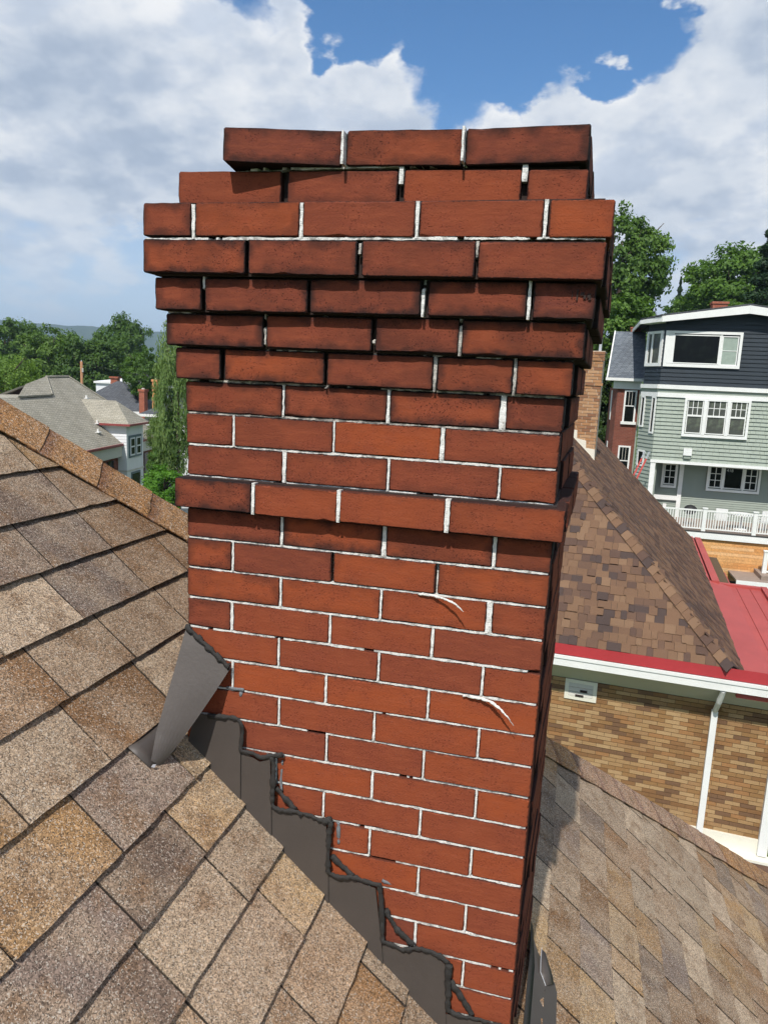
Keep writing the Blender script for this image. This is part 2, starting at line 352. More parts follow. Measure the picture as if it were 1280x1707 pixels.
M = dict(
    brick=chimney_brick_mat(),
    mortar=mortar_mat('white_mortar', (.74, .73, .69), (.30, .29, .27), .57),
    mortar_grey=mortar_mat('grey_mortar', (.50, .47, .42), (.16, .15, .14), .50),
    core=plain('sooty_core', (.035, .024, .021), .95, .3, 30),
    flash=plain('brown_coil_metal', (.070, .059, .052), .5, .16, 9, .35, .0, .0004),
    flash_edge=plain('bare_metal_edge', (.62, .62, .62), .4, .1, 9, .5, .6),
    seal=plain('black_sealant', (.030, .028, .026), .62, .25, 60, .35, 0, .0015),
    seal_grey=plain('grey_sealant', (.16, .17, .18), .7, .3, 70, .3, 0, .001),
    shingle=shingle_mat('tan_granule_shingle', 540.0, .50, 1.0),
    cap=shingle_mat('gold_granule_cap', 520.0, .12, 1.15, False),
    shingle_f=shingle_mat('tan_granule_field', 520.0, .75, 1.15, False),
    felt=plain('roof_underlay', (.022, .019, .018), .95, .2, 12),
    nshingle=tone_mat('brown_blend_shingle', [(.160, .094, .056), (.140, .081, .050), (.092, .056, .042), (.182, .110, .066), (.066, .046, .040), (.115, .068, .046), (.152, .088, .053)], .93, 120, .35, .004),
    nshingle2=tone_mat('brown_field_shingle', [(.140, .082, .052), (.118, .069, .045), (.096, .057, .041), (.156, .092, .057), (.080, .050, .038)], .93, 60, .45, .004),
    nbrick=tone_mat('tan_face_brick', [(.335, .205, .095), (.265, .148, .062), (.385, .250, .125), (.220, .115, .050), (.300, .155, .065), (.355, .225, .11), (.165, .092, .050), (.305, .180, .085)], .85, 45, .22, .002),
    nchim=tone_mat('buff_chimney_brick', [(.42, .24, .125), (.34, .18, .09), (.46, .275, .15), (.26, .13, .07), (.40, .21, .10)], .85, 45, .2, .002),
    njoint=plain('dark_joint', (.10, .065, .035), .95, .3, 8),
    njoint_w=plain('pale_joint', (.52, .44, .34), .95, .2, 8),
    red=plain('red_roof_paint', (.37, .068, .058), .55, .25, 1.6, .4),
    red_edge=plain('deep_red_edge', (.34, .030, .034), .45, .14, 1.6, .4),
    red_dark=plain('gap_shade_red', (.12, .018, .018), .5, .15, 3),  # red darkened to paint the shade inside the gutter gap
    trim=plain('white_trim_paint', (.76, .76, .73), .5, .10, 2.6, .3),
    cream=plain('cream_metal', (.72, .69, .58), .5, .08, 2.5, .4),
    soffit=plain('grey_soffit', (.56, .54, .48), .6, .08, 2),
    navy=plain('navy_siding', (.019, .028, .037), .6, .12, 2.2, .35),
    sage=plain('sage_shingle_siding', (.330, .370, .312), .75, .13, 2.4, .25),
    sage2=plain('sage_clapboard', (.290, .326, .276), .65, .10, 2.0, .25),
    cedar=tone_mat('orange_cedar', [(.62, .33, .13), (.55, .26, .09), (.68, .40, .19), (.60, .30, .11)], .7, 14, .5),
    deck=plain('weathered_deck', (.27, .21, .17), .8, .2, 4),
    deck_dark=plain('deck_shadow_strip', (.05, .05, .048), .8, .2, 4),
    slate=far_shingle_mat('slate_blue_shingle', (.110, .125, .145), (.165, .185, .205), .12, .26),
    redbrick=masonry_mat('dark_red_brick', (.17, .052, .036), (.22, .070, .046), (.20, .12, .09)),
    redbrick2=masonry_mat('red_brick', (.30, .085, .05), (.36, .11, .06), (.30, .18, .13)),
    orange=masonry_mat('orange_brick', (.62, .28, .10), (.55, .24, .09), (.55, .35, .2)),
    glass=glass_mat('dark_glass'),
    glass_b=glass_mat('blind_glass', (.075, .080, .070), .08),
    curtain=plain('green_curtain', (.30, .36, .31), .8, .25, 6),
    number=plain('white_numerals', (.52, .54, .54), .6, .05, 5),
    greyroof=far_shingle_mat('grey_tan_shingle', (.290, .268, .212), (.345, .322, .262), .15, .32),
    darkroof=far_shingle_mat('charcoal_shingle', (.075, .080, .088), (.105, .110, .120), .15, .32),
    maroon=plain('maroon_gutter', (.26, .06, .058), .5, .1, 2),
    white_side=plain('white_house_siding', (.72, .73, .74), .6, .08, 1.6),
    teal=plain('teal_window_trim', (.075, .13, .145), .5, .1, 3),
    wood_pole=plain('utility_pole_wood', (.33, .17, .085), .85, .2, 2),
    wire=plain('black_wire', (.02, .02, .02), .6, .1, 2),
    bark=plain('tree_bark', (.085, .066, .050), .95, .3, 3, .1, 0, .03),
    ladder_red=plain('orange_fibreglass', (.60, .10, .085), .5, .1, 4),
    alu=plain('aluminium', (.62, .63, .64), .4, .1, 6, .5, .5),
    ground=ground_mat(),
)
# ------------------------------------------------------------------ terrain and far hills
def terrain_z(x, y):
    z = -8.0 + .24*max(min(x+2, 0), -32) + .0
    r = math.hypot(x, y)
    if y > 60: z += min((y-60)*.055, 9) * (1 if x < 10 else 1.2)
    if r > 120: z += 2.5*mnoise.noise(Vector((x*.006, y*.006, 0)))*min((r-120)/200, 1)
    return z
mb = MB(); xs = [-6000, -3000, -1500, -800, -400, -250, -160, -110] + list(range(-80, 81, 8)) + [110, 160, 250, 400, 800, 1500, 3000, 6000]
ys = [-6000, -2000, -600, -200, -80, -40] + list(range(-20, 161, 8)) + [200, 260, 350, 500, 800, 1500, 3000, 6000]
vs = [(x, y, terrain_z(x, y)) for y in ys for x in xs]; nx = len(xs)
mb.add(vs, [(j*nx+i, j*nx+i+1, (j+1)*nx+i+1, (j+1)*nx+i) for j in range(len(ys)-1) for i in range(nx-1)])
tag(mb.build('ground', M['ground'], None, True, (0, 0, -8)), kind='structure')

def hill(az0, az1, dist, prof, name):
    mb = MB(); n = 140; vs = []
    for i in range(n+1):
        t = i/n; a = az0+(az1-az0)*t
        top = prof(t) + 6*mnoise.noise(Vector((t*60, dist*.01, 0))) + 2.5*mnoise.noise(Vector((t*220, 3, 0)))
        for k, (fr, dz) in enumerate(((.0, 0), (.35, .45), (.7, .85), (1.0, 1.0), (1.5, .6))):
            d = dist + fr*500
            z = -25 + (top+25)*dz + (4*mnoise.noise(Vector((t*90, fr*5, 9))) if 0 < k < 4 else 0)
            vs.append((math.sin(a)*d, math.cos(a)*d, z))
    mb.add(vs, [(i*5+k, (i+1)*5+k, (i+1)*5+k+1, i*5+k+1) for i in range(n) for k in range(4)])
    return mb.build(name, M['forest'], None, True, (0, 0, 0))
def forest_mat():
    m, T, b = new_mat('far_forest', .95, .05)
    tc = T.new('ShaderNodeTexCoord').outputs['Object']
    n = T.noise(tc, .05, 6, .7); c = T.mix(T.ramp(n, .35, .65), (0.018, 0.040, 0.014, 1), (0.055, 0.095, 0.030, 1))
    T.set(b.inputs['Base Color'], c); bump(T, b, n, 12.0); return m
M['forest'] = forest_mat()
tag(hill(R(-75), R(40), 2300, lambda t: 148 - 60*max(0, t-.30) + 10*math.sin(t*11+1), 'hills'), kind='structure')

# ------------------------------------------------------------------ the chimney
CH = 0.06504   # course height
def zrow(k): return -(k-12)*CH
BH = CH - .0046
ROWS = {  # row: (projection, brick edges along the face)
 1: (.050, [(.1056, .3252), (.3301, .5388), (.5446, .7504)]),
 2: (.022, [(-.0053, .2050), (.2177, .4255), (.4380, .6427), (.6536, .7525)]),
 3: (.062, [(-.0559, .0449), (.0527, .2580), (.2647, .4698), (.4785, .6864), (.6966, .7990)]),
 4: (.064, [(-.0559, .1547), (.1612, .3678), (.3779, .5779), (.5832, .7916)]),
 5: (.044, [(-.0436, .0553), (.0635, .2708), (.2758, .4832), (.4961, .6685), (.6795, .7825)]),
 6: (.026, [(-.0313, .1754), (.1823, .3908), (.3984, .5525), (.5578, .7710)]),
 7: (.012, [(-.0178, .0802), (.0890, .2958), (.3018, .5062), (.5144, .6512), (.6582, .7561)]),
 8: (.000, [(-.0020, .2077), (.2117, .4193), (.4250, .6328), (.6428, .7458)]),
 9: (.000, [(-.0008, .1021), (.1066, .3141), (.3177, .5253), (.5339, .7436)]),
 10: (.000, [(.0012, .2106), (.2181, .4258), (.4305, .6384), (.6429, .7448)]),
 11: (.028, [(-.0121, .1569), (.1640, .3354), (.3419, .5466), (.5556, .7642)]),
 12: (.000, [(.0012, .2097), (.2148, .4219), (.4306, .6372), (.6438, .7462)]),
 13: (.000, [(.0011, .1027), (.1074, .3197), (.3245, .5308), (.5365, .7460)]),
 14: (.000, [(.0010, .2099), (.2147, .4226), (.4275, .6336), (.6454, .7450)]),
 15: (.000, [(.0025, .1015), (.1074, .3185), (.3235, .5297), (.5354, .7440)])}
for k in range(16, 32):
    g_ = .0046
    e = ([0, .2127, .4254, .6381, .7446] if k % 2 == 0 else [0, .1065, .3192, .5319, .7446])
    j = [random.uniform(-.003, .003) for _ in e]; j[0] = j[-1] = 0
    ROWS[k] = (random.uniform(-.0008, .0008), [(e[i]+j[i]+g_/2*(i > 0), e[i+1]+j[i+1]-g_/2*(i < 3)) for i in range(4)])
FLARE = {1: .016, 2: .020, 3: .020, 4: .030, 5: .030, 6: .022, 7: .023, 8: .026, 9: .024, 10: .024, 11: .020}
SOOT = {1: .85, 2: .55, 3: .65, 4: .85, 5: 1.0, 6: 1.0, 7: .92, 8: .85, 9: .65, 10: .5, 11: .40, 12: .95, 13: .38, 14: .28}
TONE = {1: .45, 2: .62, 3: .62, 4: .48, 5: .45, 6: .42, 7: .48, 8: .48, 9: .60, 10: .58, 11: .70, 12: .35, 13: .85, 14: .80}
ROOF_A, ROOF_S = -0.5327, 0.9339
def roof_z(x): return ROOF_A - ROOF_S*x

chim = thing('brick_chimney', (.372, .3, -1.0), 'weathered red brick chimney with stepped corbelled top rising from the shingle roof', 'chimney')
def brick_mesh(w, h, d, n_long=9, chip=.0012, seed=0):
    rnd = random.Random(seed); pts = []
    def edge(x0, z0, x1, z1, n):
        for i in range(n):
            t = i/n; pts.append([x0+(x1-x0)*t, z0+(z1-z0)*t])
    hw, hh = w/2, h/2; r = .003
    edge(-hw+r, -hh, hw-r, -hh, n_long); edge(hw-r, -hh, hw, -hh+r, 1); edge(hw, -hh+r, hw, hh-r, 4); edge(hw, hh-r, hw-r, hh, 1)
    edge(hw-r, hh, -hw+r, hh, n_long); edge(-hw+r, hh, -hw, hh-r, 1); edge(-hw, hh-r, -hw, -hh+r, 4); edge(-hw, -hh+r, -hw+r, -hh, 1)
    front, mid, back = [], [], []
    for x, z in pts:
        jx, jz = rnd.gauss(0, chip*.22), rnd.gauss(0, chip*.22)
        nib = .0035*rnd.random() if rnd.random() < .10 else 0
        ins = .0013 + abs(rnd.gauss(0, .0006)) + nib
        sx = 1-ins/hw; sz = 1-ins/hh
        mid.append((x+jx, .0020+nib, z+jz)); front.append(((x+jx)*sx, 0.0 + rnd.gauss(0, .0002), (z+jz)*sz)); back.append((x, d, z))
    n = len(pts); mb = MB()
    mb.add(front+mid+back, [tuple(range(n))] + [(i, n+i, n+(i+1) % n, (i+1) % n) for i in range(n)] +
           [(n+i, 2*n+i, 2*n+(i+1) % n, n+(i+1) % n) for i in range(n)] + [tuple(range(2*n, 3*n))[::-1]])
    return mb.mesh('brick')
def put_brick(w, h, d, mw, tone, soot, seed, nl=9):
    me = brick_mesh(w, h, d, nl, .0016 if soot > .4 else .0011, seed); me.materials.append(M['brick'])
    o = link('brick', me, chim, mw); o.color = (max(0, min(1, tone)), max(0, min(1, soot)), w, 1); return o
DEP = .62
sd = 0
for k, (p, br) in ROWS.items():
    zt = zrow(k); zc = zt - CH/2
    left, right = br[0][0], br[-1][1]
    fl = FLARE.get(k, .021)
    for i, (a, b_) in enumerate(br):
        w = b_-a
        if zt < roof_z((a+b_)/2) - .06: continue
        sd += 1
        first, last = i == 0, i == len(br)-1
        dep = .21 if (w < .13 and (first or last)) else .102
        tone = TONE.get(k, .74) + random.gauss(0, .20); soot = SOOT.get(k, .10) * random.uniform(.7, 1.15)
        rz, ry = random.gauss(0, .003), random.gauss(0, .0022); dy = random.gauss(0, .0008); dz = random.gauss(0, .0005); hh = BH
        if k == 1:
            hh = .0590; rz, ry, dz, dy = [(.14, .024, -.001, .006), (.004, .022, -.0045, .024), (-.010, .000, -.0065, .024)][i]
        if k == 2: ry += .0177; dz = .003-.0177*((a+b_)/2); soot = (.35, .55, .2, .4)[i]; hh -= .002; tone = (.6, .4, .75, .6)[i]
        if k == 3: ry += .006; dz = .002-.006*((a+b_)/2); hh = BH - .001; soot = (.8, .5, .25, .2, .25)[i]
        if k == 4: ry += .006; dz = .001-.006*((a+b_)/2); soot = (.95, .8, .6, .5)[i]
        if k == 9: tone = (.55, .5, 1.0, .5)[i]; soot = (.4, .4, .15, .35)[i]
        if k == 11: soot = (1.0, .2, .15, .45)[i]; tone = (.5, .75, .78, .78)[i]
        if k == 13 and i == 0: soot = .7
        if k in (14, 15) and i == 0: soot = .5
        mw = Matrix.Translation(((a+b_)/2, -p+dy, zc+dz)) @ Matrix.Rotation(rz, 4, 'Z') @ Matrix.Rotation(ry, 4, 'Y')
        put_brick(w, hh, dep, mw, tone, soot, sd, 9 if w > .13 else 5)
        # returns along the two sides
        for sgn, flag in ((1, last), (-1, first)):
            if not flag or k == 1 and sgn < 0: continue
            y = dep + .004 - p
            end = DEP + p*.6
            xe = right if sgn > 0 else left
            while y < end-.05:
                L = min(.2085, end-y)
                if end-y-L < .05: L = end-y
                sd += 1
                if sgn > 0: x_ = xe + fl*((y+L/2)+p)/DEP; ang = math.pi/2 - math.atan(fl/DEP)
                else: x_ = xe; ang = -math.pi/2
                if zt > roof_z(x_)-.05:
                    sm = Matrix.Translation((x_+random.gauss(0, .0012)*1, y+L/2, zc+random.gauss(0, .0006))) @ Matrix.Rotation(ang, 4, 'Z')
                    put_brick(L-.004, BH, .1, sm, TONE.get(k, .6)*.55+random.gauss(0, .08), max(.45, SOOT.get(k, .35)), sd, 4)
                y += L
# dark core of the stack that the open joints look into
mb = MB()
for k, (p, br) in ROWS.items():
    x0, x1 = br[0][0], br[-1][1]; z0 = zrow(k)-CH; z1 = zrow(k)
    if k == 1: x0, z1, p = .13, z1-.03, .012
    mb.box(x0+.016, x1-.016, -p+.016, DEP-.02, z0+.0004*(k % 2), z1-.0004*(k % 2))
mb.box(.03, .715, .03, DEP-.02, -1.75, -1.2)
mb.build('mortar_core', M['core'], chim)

def lerp(a, b_, t): return Vector(a)*(1-t)+Vector(b_)*t
def wig(x, s, seed): return mnoise.noise(Vector((x*s, seed*7.31, seed*1.7)))
def bed_strip(mb, x0, x1, zc, yf, thick, seed, miss=.0, rec=.0012, rag=.0011, step=.0042):
    """ragged horizontal mortar joint; miss is the share that has fallen out"""
    n = max(2, int((x1-x0)/step)); ring = []
    for i in range(n+1):
        x = x0+(x1-x0)*i/n
        gone = wig(x, 17, seed)*.5+.5 + .15*wig(x, 90, seed+3) < miss
        y = yf + rec + .0012*wig(x, 120, seed+1) + .0014*wig(x, 22, seed+2)
        if gone: y += .014
        t = thick/2*(1 + .45*wig(x, 11, seed+11) + .25*wig(x, 70, seed+13))
        up = t + .7*rag*wig(x, 160, seed+5) + rag*wig(x, 45, seed+6); dn = t + .7*rag*wig(x, 170, seed+8) + rag*wig(x, 50, seed+9)
        ring.append([(x, yf+.03, zc+up), (x, y, zc+up*.9), (x, y, zc-dn*.9), (x, yf+.03, zc-dn)])
    vs = [p for r_ in ring for p in r_]
    fs = [(i*4+k, (i+1)*4+k, (i+1)*4+k+1, i*4+k+1) for i in range(n) for k in range(3)]
    fs += [(0, 1, 2, 3), (n*4+3, n*4+2, n*4+1, n*4)]
    mb.add(vs, fs)
def head_strip(mb, xc, wid, z0, z1, yf, seed, miss=0.0, rec=.0010, rag=.0010, top_only=1.0):
    z0 = z1-(z1-z0)*top_only
    n = max(2, int((z1-z0)/.0042)); ring = []
    for i in range(n+1):
        z = z0+(z1-z0)*i/n
        gone = wig(z, 30, seed)*.5+.5 < miss
        y = yf+rec+.0015*wig(z, 90, seed+1) + (.014 if gone else 0)
        wv = wid/2*(1+.35*wig(z, 25, seed+7)); a = wv + rag*wig(z, 130, seed+2); c = wv + rag*wig(z, 140, seed+4)
        ring.append([(xc-a, yf+.03, z), (xc-a, y, z), (xc+c, y, z), (xc+c, yf+.03, z)])
    vs = [p for r_ in ring for p in r_]
    mb.add(vs, [(i*4+k, (i+1)*4+k, (i+1)*4+k+1, i*4+k+1) for i in range(n) for k in range(3)] + [(0, 1, 2, 3), (n*4+3, n*4+2, n*4+1, n*4)])
BED = {1: (.45, .002, 'mortar'), 2: (.80, .003, 'mortar'), 3: (.30, .0015, 'mortar'), 4: (.80, .004, 'mortar_grey'), 5: (.72, .004, 'mortar_grey'), 6: (.55, .003, 'mortar_grey'),
       7: (.40, .003, 'mortar_grey'), 8: (.12, .0022, 'mortar_grey'), 9: (.06, .0015, 'mortar'), 10: (.28, .003, 'mortar'), 11: (.5, .004, 'mortar_grey'), 12: (.12, .0020, 'mortar')}
for k, (p, br) in ROWS.items():
    zb = zrow(k)-CH
    x0, x1 = br[0][0]+.004, br[-1][1]-.004
    miss, rec, mt = BED.get(k, (.20, .0006+.0016*random.random(), 'mortar'))
    mb = MB(); nxt = ROWS.get(k+1)
    yf = -min(p, nxt[0]) if nxt else -p
    if nxt: x0 = max(x0, nxt[1][0][0]+.004); x1 = min(x1, nxt[1][-1][1]-.003)
    if k >= 13: x0 = max(x0, (ROOF_A-zb)/ROOF_S + .004)
    if x1-x0 > .02: bed_strip(mb, x0, x1, zb+.0000, yf, .0042 if k >= 8 else .0046, k, miss, rec, .0013)
    if mb.v: mb.build('mortar_bed', M[mt], chim)
    for i in range(len(br)-1):
        mh = MB()
        xa, xb = br[i][1], br[i+1][0]
        if zrow(k) < roof_z(xa): continue
        wd = xb-xa-.0002
        if k >= 8: head_strip(mh, (xa+xb)/2, wd, zb+.001, zb+CH-.001, -p, k*10+i, .05 if not (k == 13 and i in (1, 2)) else .8, .0008)
        elif k == 3: head_strip(mh, xa+.0040, .0058, zb, zb+CH-.004, -p-.0005, k*10+i, .0, .001)
        elif k == 1: head_strip(mh, (xa+xb)/2, .0042, zb, zb+CH-.010, -p+.006, k*10+i, .05, .002)
        elif k == 2 and i in (1, 2): head_strip(mh, xb-.006, .008, zb, zb+CH-.002, -p, k*10+i, .0, .001, top_only=.45)
        elif k in (5, 7) and i >= 2: head_strip(mh, xa+.004, .005, zb, zb+CH, -p, k*10+i, .35, .002)
        elif k == 6 and i == 2: head_strip(mh, (xa+xb)/2, .006, zb, zb+CH, -p, k*10+i, .3, .002, .002)
        elif k in (4, 5, 6, 7): head_strip(mh, (xa+xb)/2, .0045, zb-.004, zb+CH, -p, k*10+i, .55, .004, .0015, top_only=.5 if k < 6 else 1.0)
        if mh.v: mh.build('mortar_head', M['mortar_grey' if k in (4, 6, 7) else 'mortar'], chim)
# two strips of pointing that peel off the face
def ribbon(name, pts, w, mat):
    mb = MB(); fine_ = []
    for a_, c_ in zip(pts, pts[1:]):
        for q_ in range(6): fine_.append(lerp(a_, c_, q_/6) + Vector((random.gauss(0, .0003), random.gauss(0, .0003), random.gauss(0, .0004))))
    fine_.append(Vector(pts[-1])); m_ = len(fine_)-1
    mb.tube(fine_, [w*(1+.30*random.gauss(0, 1)*.6)*(1-.85*max(0, (i/m_-.55)/.45)) for i in range(m_+1)], 6, .5, (0, -1, .3)); return mb.build(name, mat, chim, True)
zc = zrow(13)-CH
ribbon('peeling_mortar', [(.50, -.003, zc), (.53, -.006, zc+.001), (.552, -.013, zc-.001), (.572, -.021, zc-.004), (.588, -.030, zc-.012), (.594, -.033, zc-.016)], .0023, M['mortar'])
zc = zrow(16)-CH
ribbon('peeling_mortar', [(.60, -.003, zc), (.636, -.006, zc+.001), (.655, -.012, zc-.001), (.672, -.019, zc-.007), (.690, -.026, zc-.019), (.704, -.031, zc-.034)], .0031, M['mortar'])
# soot-black stamp on the second corbel brick
mb = MB()
for bx, bz, bw, bh in ((.7515, .0092, .0026, .018), (.7432, .010, .0012, .012), (.7595, .0110, .006, .005), (.7635, .0060, .004, .006), (.7705, .0085, .0055, .007), (.7722, .0030, .004, .0035)):
    zc5 = zrow(5)-CH/2
    mb.slab([(bx-bw/2, -.0452, zc5+bz-bh/2), (bx+bw/2, -.0452, zc5+bz-bh/2), (bx+bw*.7, -.0452, zc5+bz+bh/2), (bx-bw*.3, -.0452, zc5+bz+bh/2)], (0, .0006, 0))
mb.build('black_mark', M['core'], chim)

# ------------------------------------------------------------------ our own roof
TH = math.atan(ROOF_S); CT, ST = math.cos(TH), math.sin(TH)
roof = thing('shingle_roof', (.3, .2, -1.3), 'near shingled roof slope of weathered tan and brown tabs around the brick chimney', 'roof')
EX, EY, EZ = Vector((0, 1, 0)), Vector((-CT, 0, ST)), Vector((ST, 0, CT))
def roof_mat_at(x, y, off=0.0, rot=0.0):
    o = Vector((x, y, roof_z(x))) + EZ*off
    m = Matrix(((EX.x, EY.x, EZ.x, o.x), (EX.y, EY.y, EZ.y, o.y), (EX.z, EY.z, EZ.z, o.z), (0, 0, 0, 1)))
    return m @ Matrix.Rotation(rot, 4, 'Z')
HX0, HS = 1.0, .94          # hip line in plan: y = HX0 + HS*x
def hip_y(x): return HX0 + HS*x
mb = MB()
px = [(-2.0, -1.6), (3.6, -1.6), (3.6, hip_y(3.6)), (-2.0, hip_y(-2.0))]
mb.slab([(x, y, roof_z(x)-.004) for x, y in px], (0, 0, -.05))
mb.build('roof_deck', M['felt'], roof)
FS = ROOF_S/HS
mb = MB(); mb.slab([(x, y, ROOF_A-FS*(y-HX0)-.004) for x, y in ((-2.0, hip_y(-2.0)), (3.6, hip_y(3.6)), (-2.0, hip_y(3.6)))], (0, 0, -.05))
mb.build('roof_back_deck', M['shingle_f'], roof).color = (.24, .17, .11, 30)
def shingle_mesh(w, length, thick, lift, seed, nx=8):
    rnd = random.Random(seed); mb = MB(); top, bot = [], []
    curl = [rnd.gauss(0, .0012) for _ in range(nx+1)]; wav = [rnd.gauss(0, .0010) for _ in range(nx+1)]
    ny = 3
    for j in range(ny+1):
        t = j/ny            # 0 butt .. 1 upper end
        for i in range(nx+1):
            x = -w/2 + w*i/nx + (rnd.gauss(0, .0006) if i in (0, nx) else 0); y = length*t + (wav[i] if j == 0 else 0)
            z = lift*(1-t)**1.2 + (curl[i] if j == 0 else .3*curl[i] if j == 1 else 0)
            top.append((x, y, z+thick)); bot.append((x, y + (.0015 if j == 0 else 0), z))
    n = len(top); k = nx+1; fs = []
    for j in range(ny):
        for i in range(nx):
            a = j*k+i; fs.append((a, a+1, a+k+1, a+k)); fs.append((n+a, n+a+k, n+a+k+1, n+a+1))
    per = [i for i in range(k)] + [j*k+nx for j in range(1, ny+1)] + [ny*k+i for i in range(nx-1, -1, -1)] + [j*k for j in range(ny-1, 0, -1)]
    for q in range(len(per)):
        a, b_ = per[q], per[(q+1) % len(per)]; fs.append((a, n+a, n+b_, b_))
    mb.add(top+bot, fs); return mb
BLEND = [(.235, .132, .066), (.330, .226, .144), (.410, .305, .210), (.270, .174, .106), (.220, .162, .128), (.405, .268, .140), (.325, .194, .090), (.340, .246, .167), (.185, .130, .096), (.405, .303, .207), (.270, .150, .070)]
BUTT = [-1.08, -.978, -.876, -.774, -.672, -.570, -.466, -.366, -.262, -.162, -.054, .049, .134, .224, .322, .420, .517, .613, .709, .804, .903, 1.006, 1.111, 1.204, 1.306]
while BUTT[-1] < 2.75: BUTT.append(BUTT[-1]+.1015)
FIXED = {-.466: [.255], -.366: [.034, .254], -.262: [-.006, .257], -.162: [-.187], -.054: [-.213], .049: [-.331], .134: [-.405, -.187], .224: [-.427], .322: [-.139],
         .903: [.84, 1.055, 1.325, 1.56], 1.006: [1.065], 1.111: [.765, .872, 1.08]}
rest = MB(); count = 0
for c, bx in enumerate(BUTT):
    x_up = BUTT[c-1] if c else bx-.1
    expo = (bx-x_up)/CT
    y_hi = hip_y(x_up)+.02; y_lo = -1.45
    js = sorted(FIXED.get(bx, []))
    if js:
        lst = list(js)
        filled = [lst[0]]
        for a, b_ in zip(lst, lst[1:]):
            nseg = max(1, round((b_-a)/.235)); filled += [a+(b_-a)*i/nseg for i in range(1, nseg+1)]
        lst = filled
    else: lst = [random.uniform(-.1, .1)]
    while lst[0] > y_lo: lst.insert(0, lst[0]-random.uniform(.19, .285))
    while lst[-1] < y_hi: lst.append(lst[-1]+random.uniform(.19, .285))
    for a, b_ in zip(lst, lst[1:]):
        a2, b2 = a, min(b_, hip_y((bx+x_up)/2)+.06)
        if b2-a2 < .03: continue
        yc = (a2+b2)/2
        if .03 < bx < .76 and a2 > .0 and b2 < DEP-.02: continue
        w = b2-a2-(.0030 if bx < .76 else .0060)
        seen = in_view((bx, yc, roof_z(bx)), 140) or in_view((x_up, yc, roof_z(x_up)), 140)
        length = expo+.045
        m_ = shingle_mesh(w, length, .0050, .0118, int(1e4+c*97+yc*1000), 8 if seen else 2)
        mw = roof_mat_at(bx, yc, .0012, random.gauss(0, .004)); mi = mw.inverted()
        for q_, v_ in enumerate(m_.v):
            pw_ = mw @ Vector(v_); lim = hip_y(pw_.x) - .012
            if pw_.y > lim: pw_.y = lim; m_.v[q_] = tuple(mi @ pw_)
        if seen and count < 300:
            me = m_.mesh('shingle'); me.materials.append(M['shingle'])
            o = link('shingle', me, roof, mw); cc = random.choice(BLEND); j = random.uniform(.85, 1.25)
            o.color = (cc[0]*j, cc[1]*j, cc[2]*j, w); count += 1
        else: rest.add([mw @ Vector(v) for v in m_.v], m_.f)
o = rest.build('shingle_field', M['shingle_f'], roof); o.color = (.21, .16, .115, 30); tag(o, kind='stuff')
# hip caps
HD = Vector((1, HS, -ROOF_S)).normalized()
N1 = Vector((ROOF_S, 0, 1)).normalized(); N2 = Vector((0, FS, 1)).normalized()
W1 = HD.cross(N1).normalized()
if W1.x < 0 or W1.dot(Vector((1, -1, 0))) < 0: W1 = -W1 if W1.dot(Vector((1, -1, 0))) < 0 else W1
W2 = HD.cross(N2).normalized()
if W2.dot(Vector((-1, 1, 0))) < 0: W2 = -W2
def cap_piece(L, seed, nl=3):
    """local frame: x along the hip (down), origin on the hip line at the upper end"""
    rnd = random.Random(seed); mb = MB(); prof = []
    for s in (.118, .08, .045, .018): prof.append((W1*s, N1 * (.86 if s > .1 else 1.0)))
    prof.append((Vector((0, 0, .004)), (N1+N2).normalized()))
    for s in (.018, .045, .08, .118): prof.append((W2*s, N2))
    top, bot = [], []; k = len(prof)
    for j in range(nl+1):
        t = j/nl
        for i, (d, nn) in enumerate(prof):
            jit = rnd.gauss(0, .0012)
            e = (1.0+.02*rnd.gauss(0, 1)) if i in (0, k-1) else 1.0
            off = .0205 + .0040*t + jit*(1 if i in (0, k-1) else .4)
            p = HD*(L*t + (rnd.gauss(0, .0015) if j in (0, nl) else 0)) + d*e
            top.append(p+nn*(off+.004)); bot.append(p+nn*off)
    n = len(top); fs = []
    for j in range(nl):
        for i in range(k-1):
            a = j*k+i; fs += [(a, a+1, a+k+1, a+k), (n+a, n+a+k, n+a+k+1, n+a+1)]
    per = list(range(k)) + [j*k+k-1 for j in range(1, nl+1)] + [nl*k+i for i in range(k-2, -1, -1)] + [j*k for j in range(nl-1, 0, -1)]
    for q in range(len(per)): a, b_ = per[q], per[(q+1) % len(per)]; fs.append((a, n+a, n+b_, b_))
    mb.add(top+bot, fs); return mb
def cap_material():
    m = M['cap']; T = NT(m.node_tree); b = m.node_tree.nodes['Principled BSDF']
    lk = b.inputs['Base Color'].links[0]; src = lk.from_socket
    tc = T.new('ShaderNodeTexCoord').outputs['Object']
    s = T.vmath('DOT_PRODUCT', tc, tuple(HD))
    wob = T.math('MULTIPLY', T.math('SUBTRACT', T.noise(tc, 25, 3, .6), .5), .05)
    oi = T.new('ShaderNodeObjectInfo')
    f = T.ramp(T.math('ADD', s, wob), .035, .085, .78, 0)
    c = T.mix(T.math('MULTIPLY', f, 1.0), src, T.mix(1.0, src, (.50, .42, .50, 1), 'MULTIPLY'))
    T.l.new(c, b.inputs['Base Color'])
cap_material()
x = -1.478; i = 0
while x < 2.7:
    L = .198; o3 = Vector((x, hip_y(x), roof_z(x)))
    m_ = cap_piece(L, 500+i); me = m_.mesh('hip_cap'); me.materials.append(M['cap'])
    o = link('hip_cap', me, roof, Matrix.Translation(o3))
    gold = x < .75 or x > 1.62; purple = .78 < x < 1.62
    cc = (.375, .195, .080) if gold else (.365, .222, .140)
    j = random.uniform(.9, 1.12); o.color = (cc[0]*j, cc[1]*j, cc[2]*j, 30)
    x += .1006; i += 1

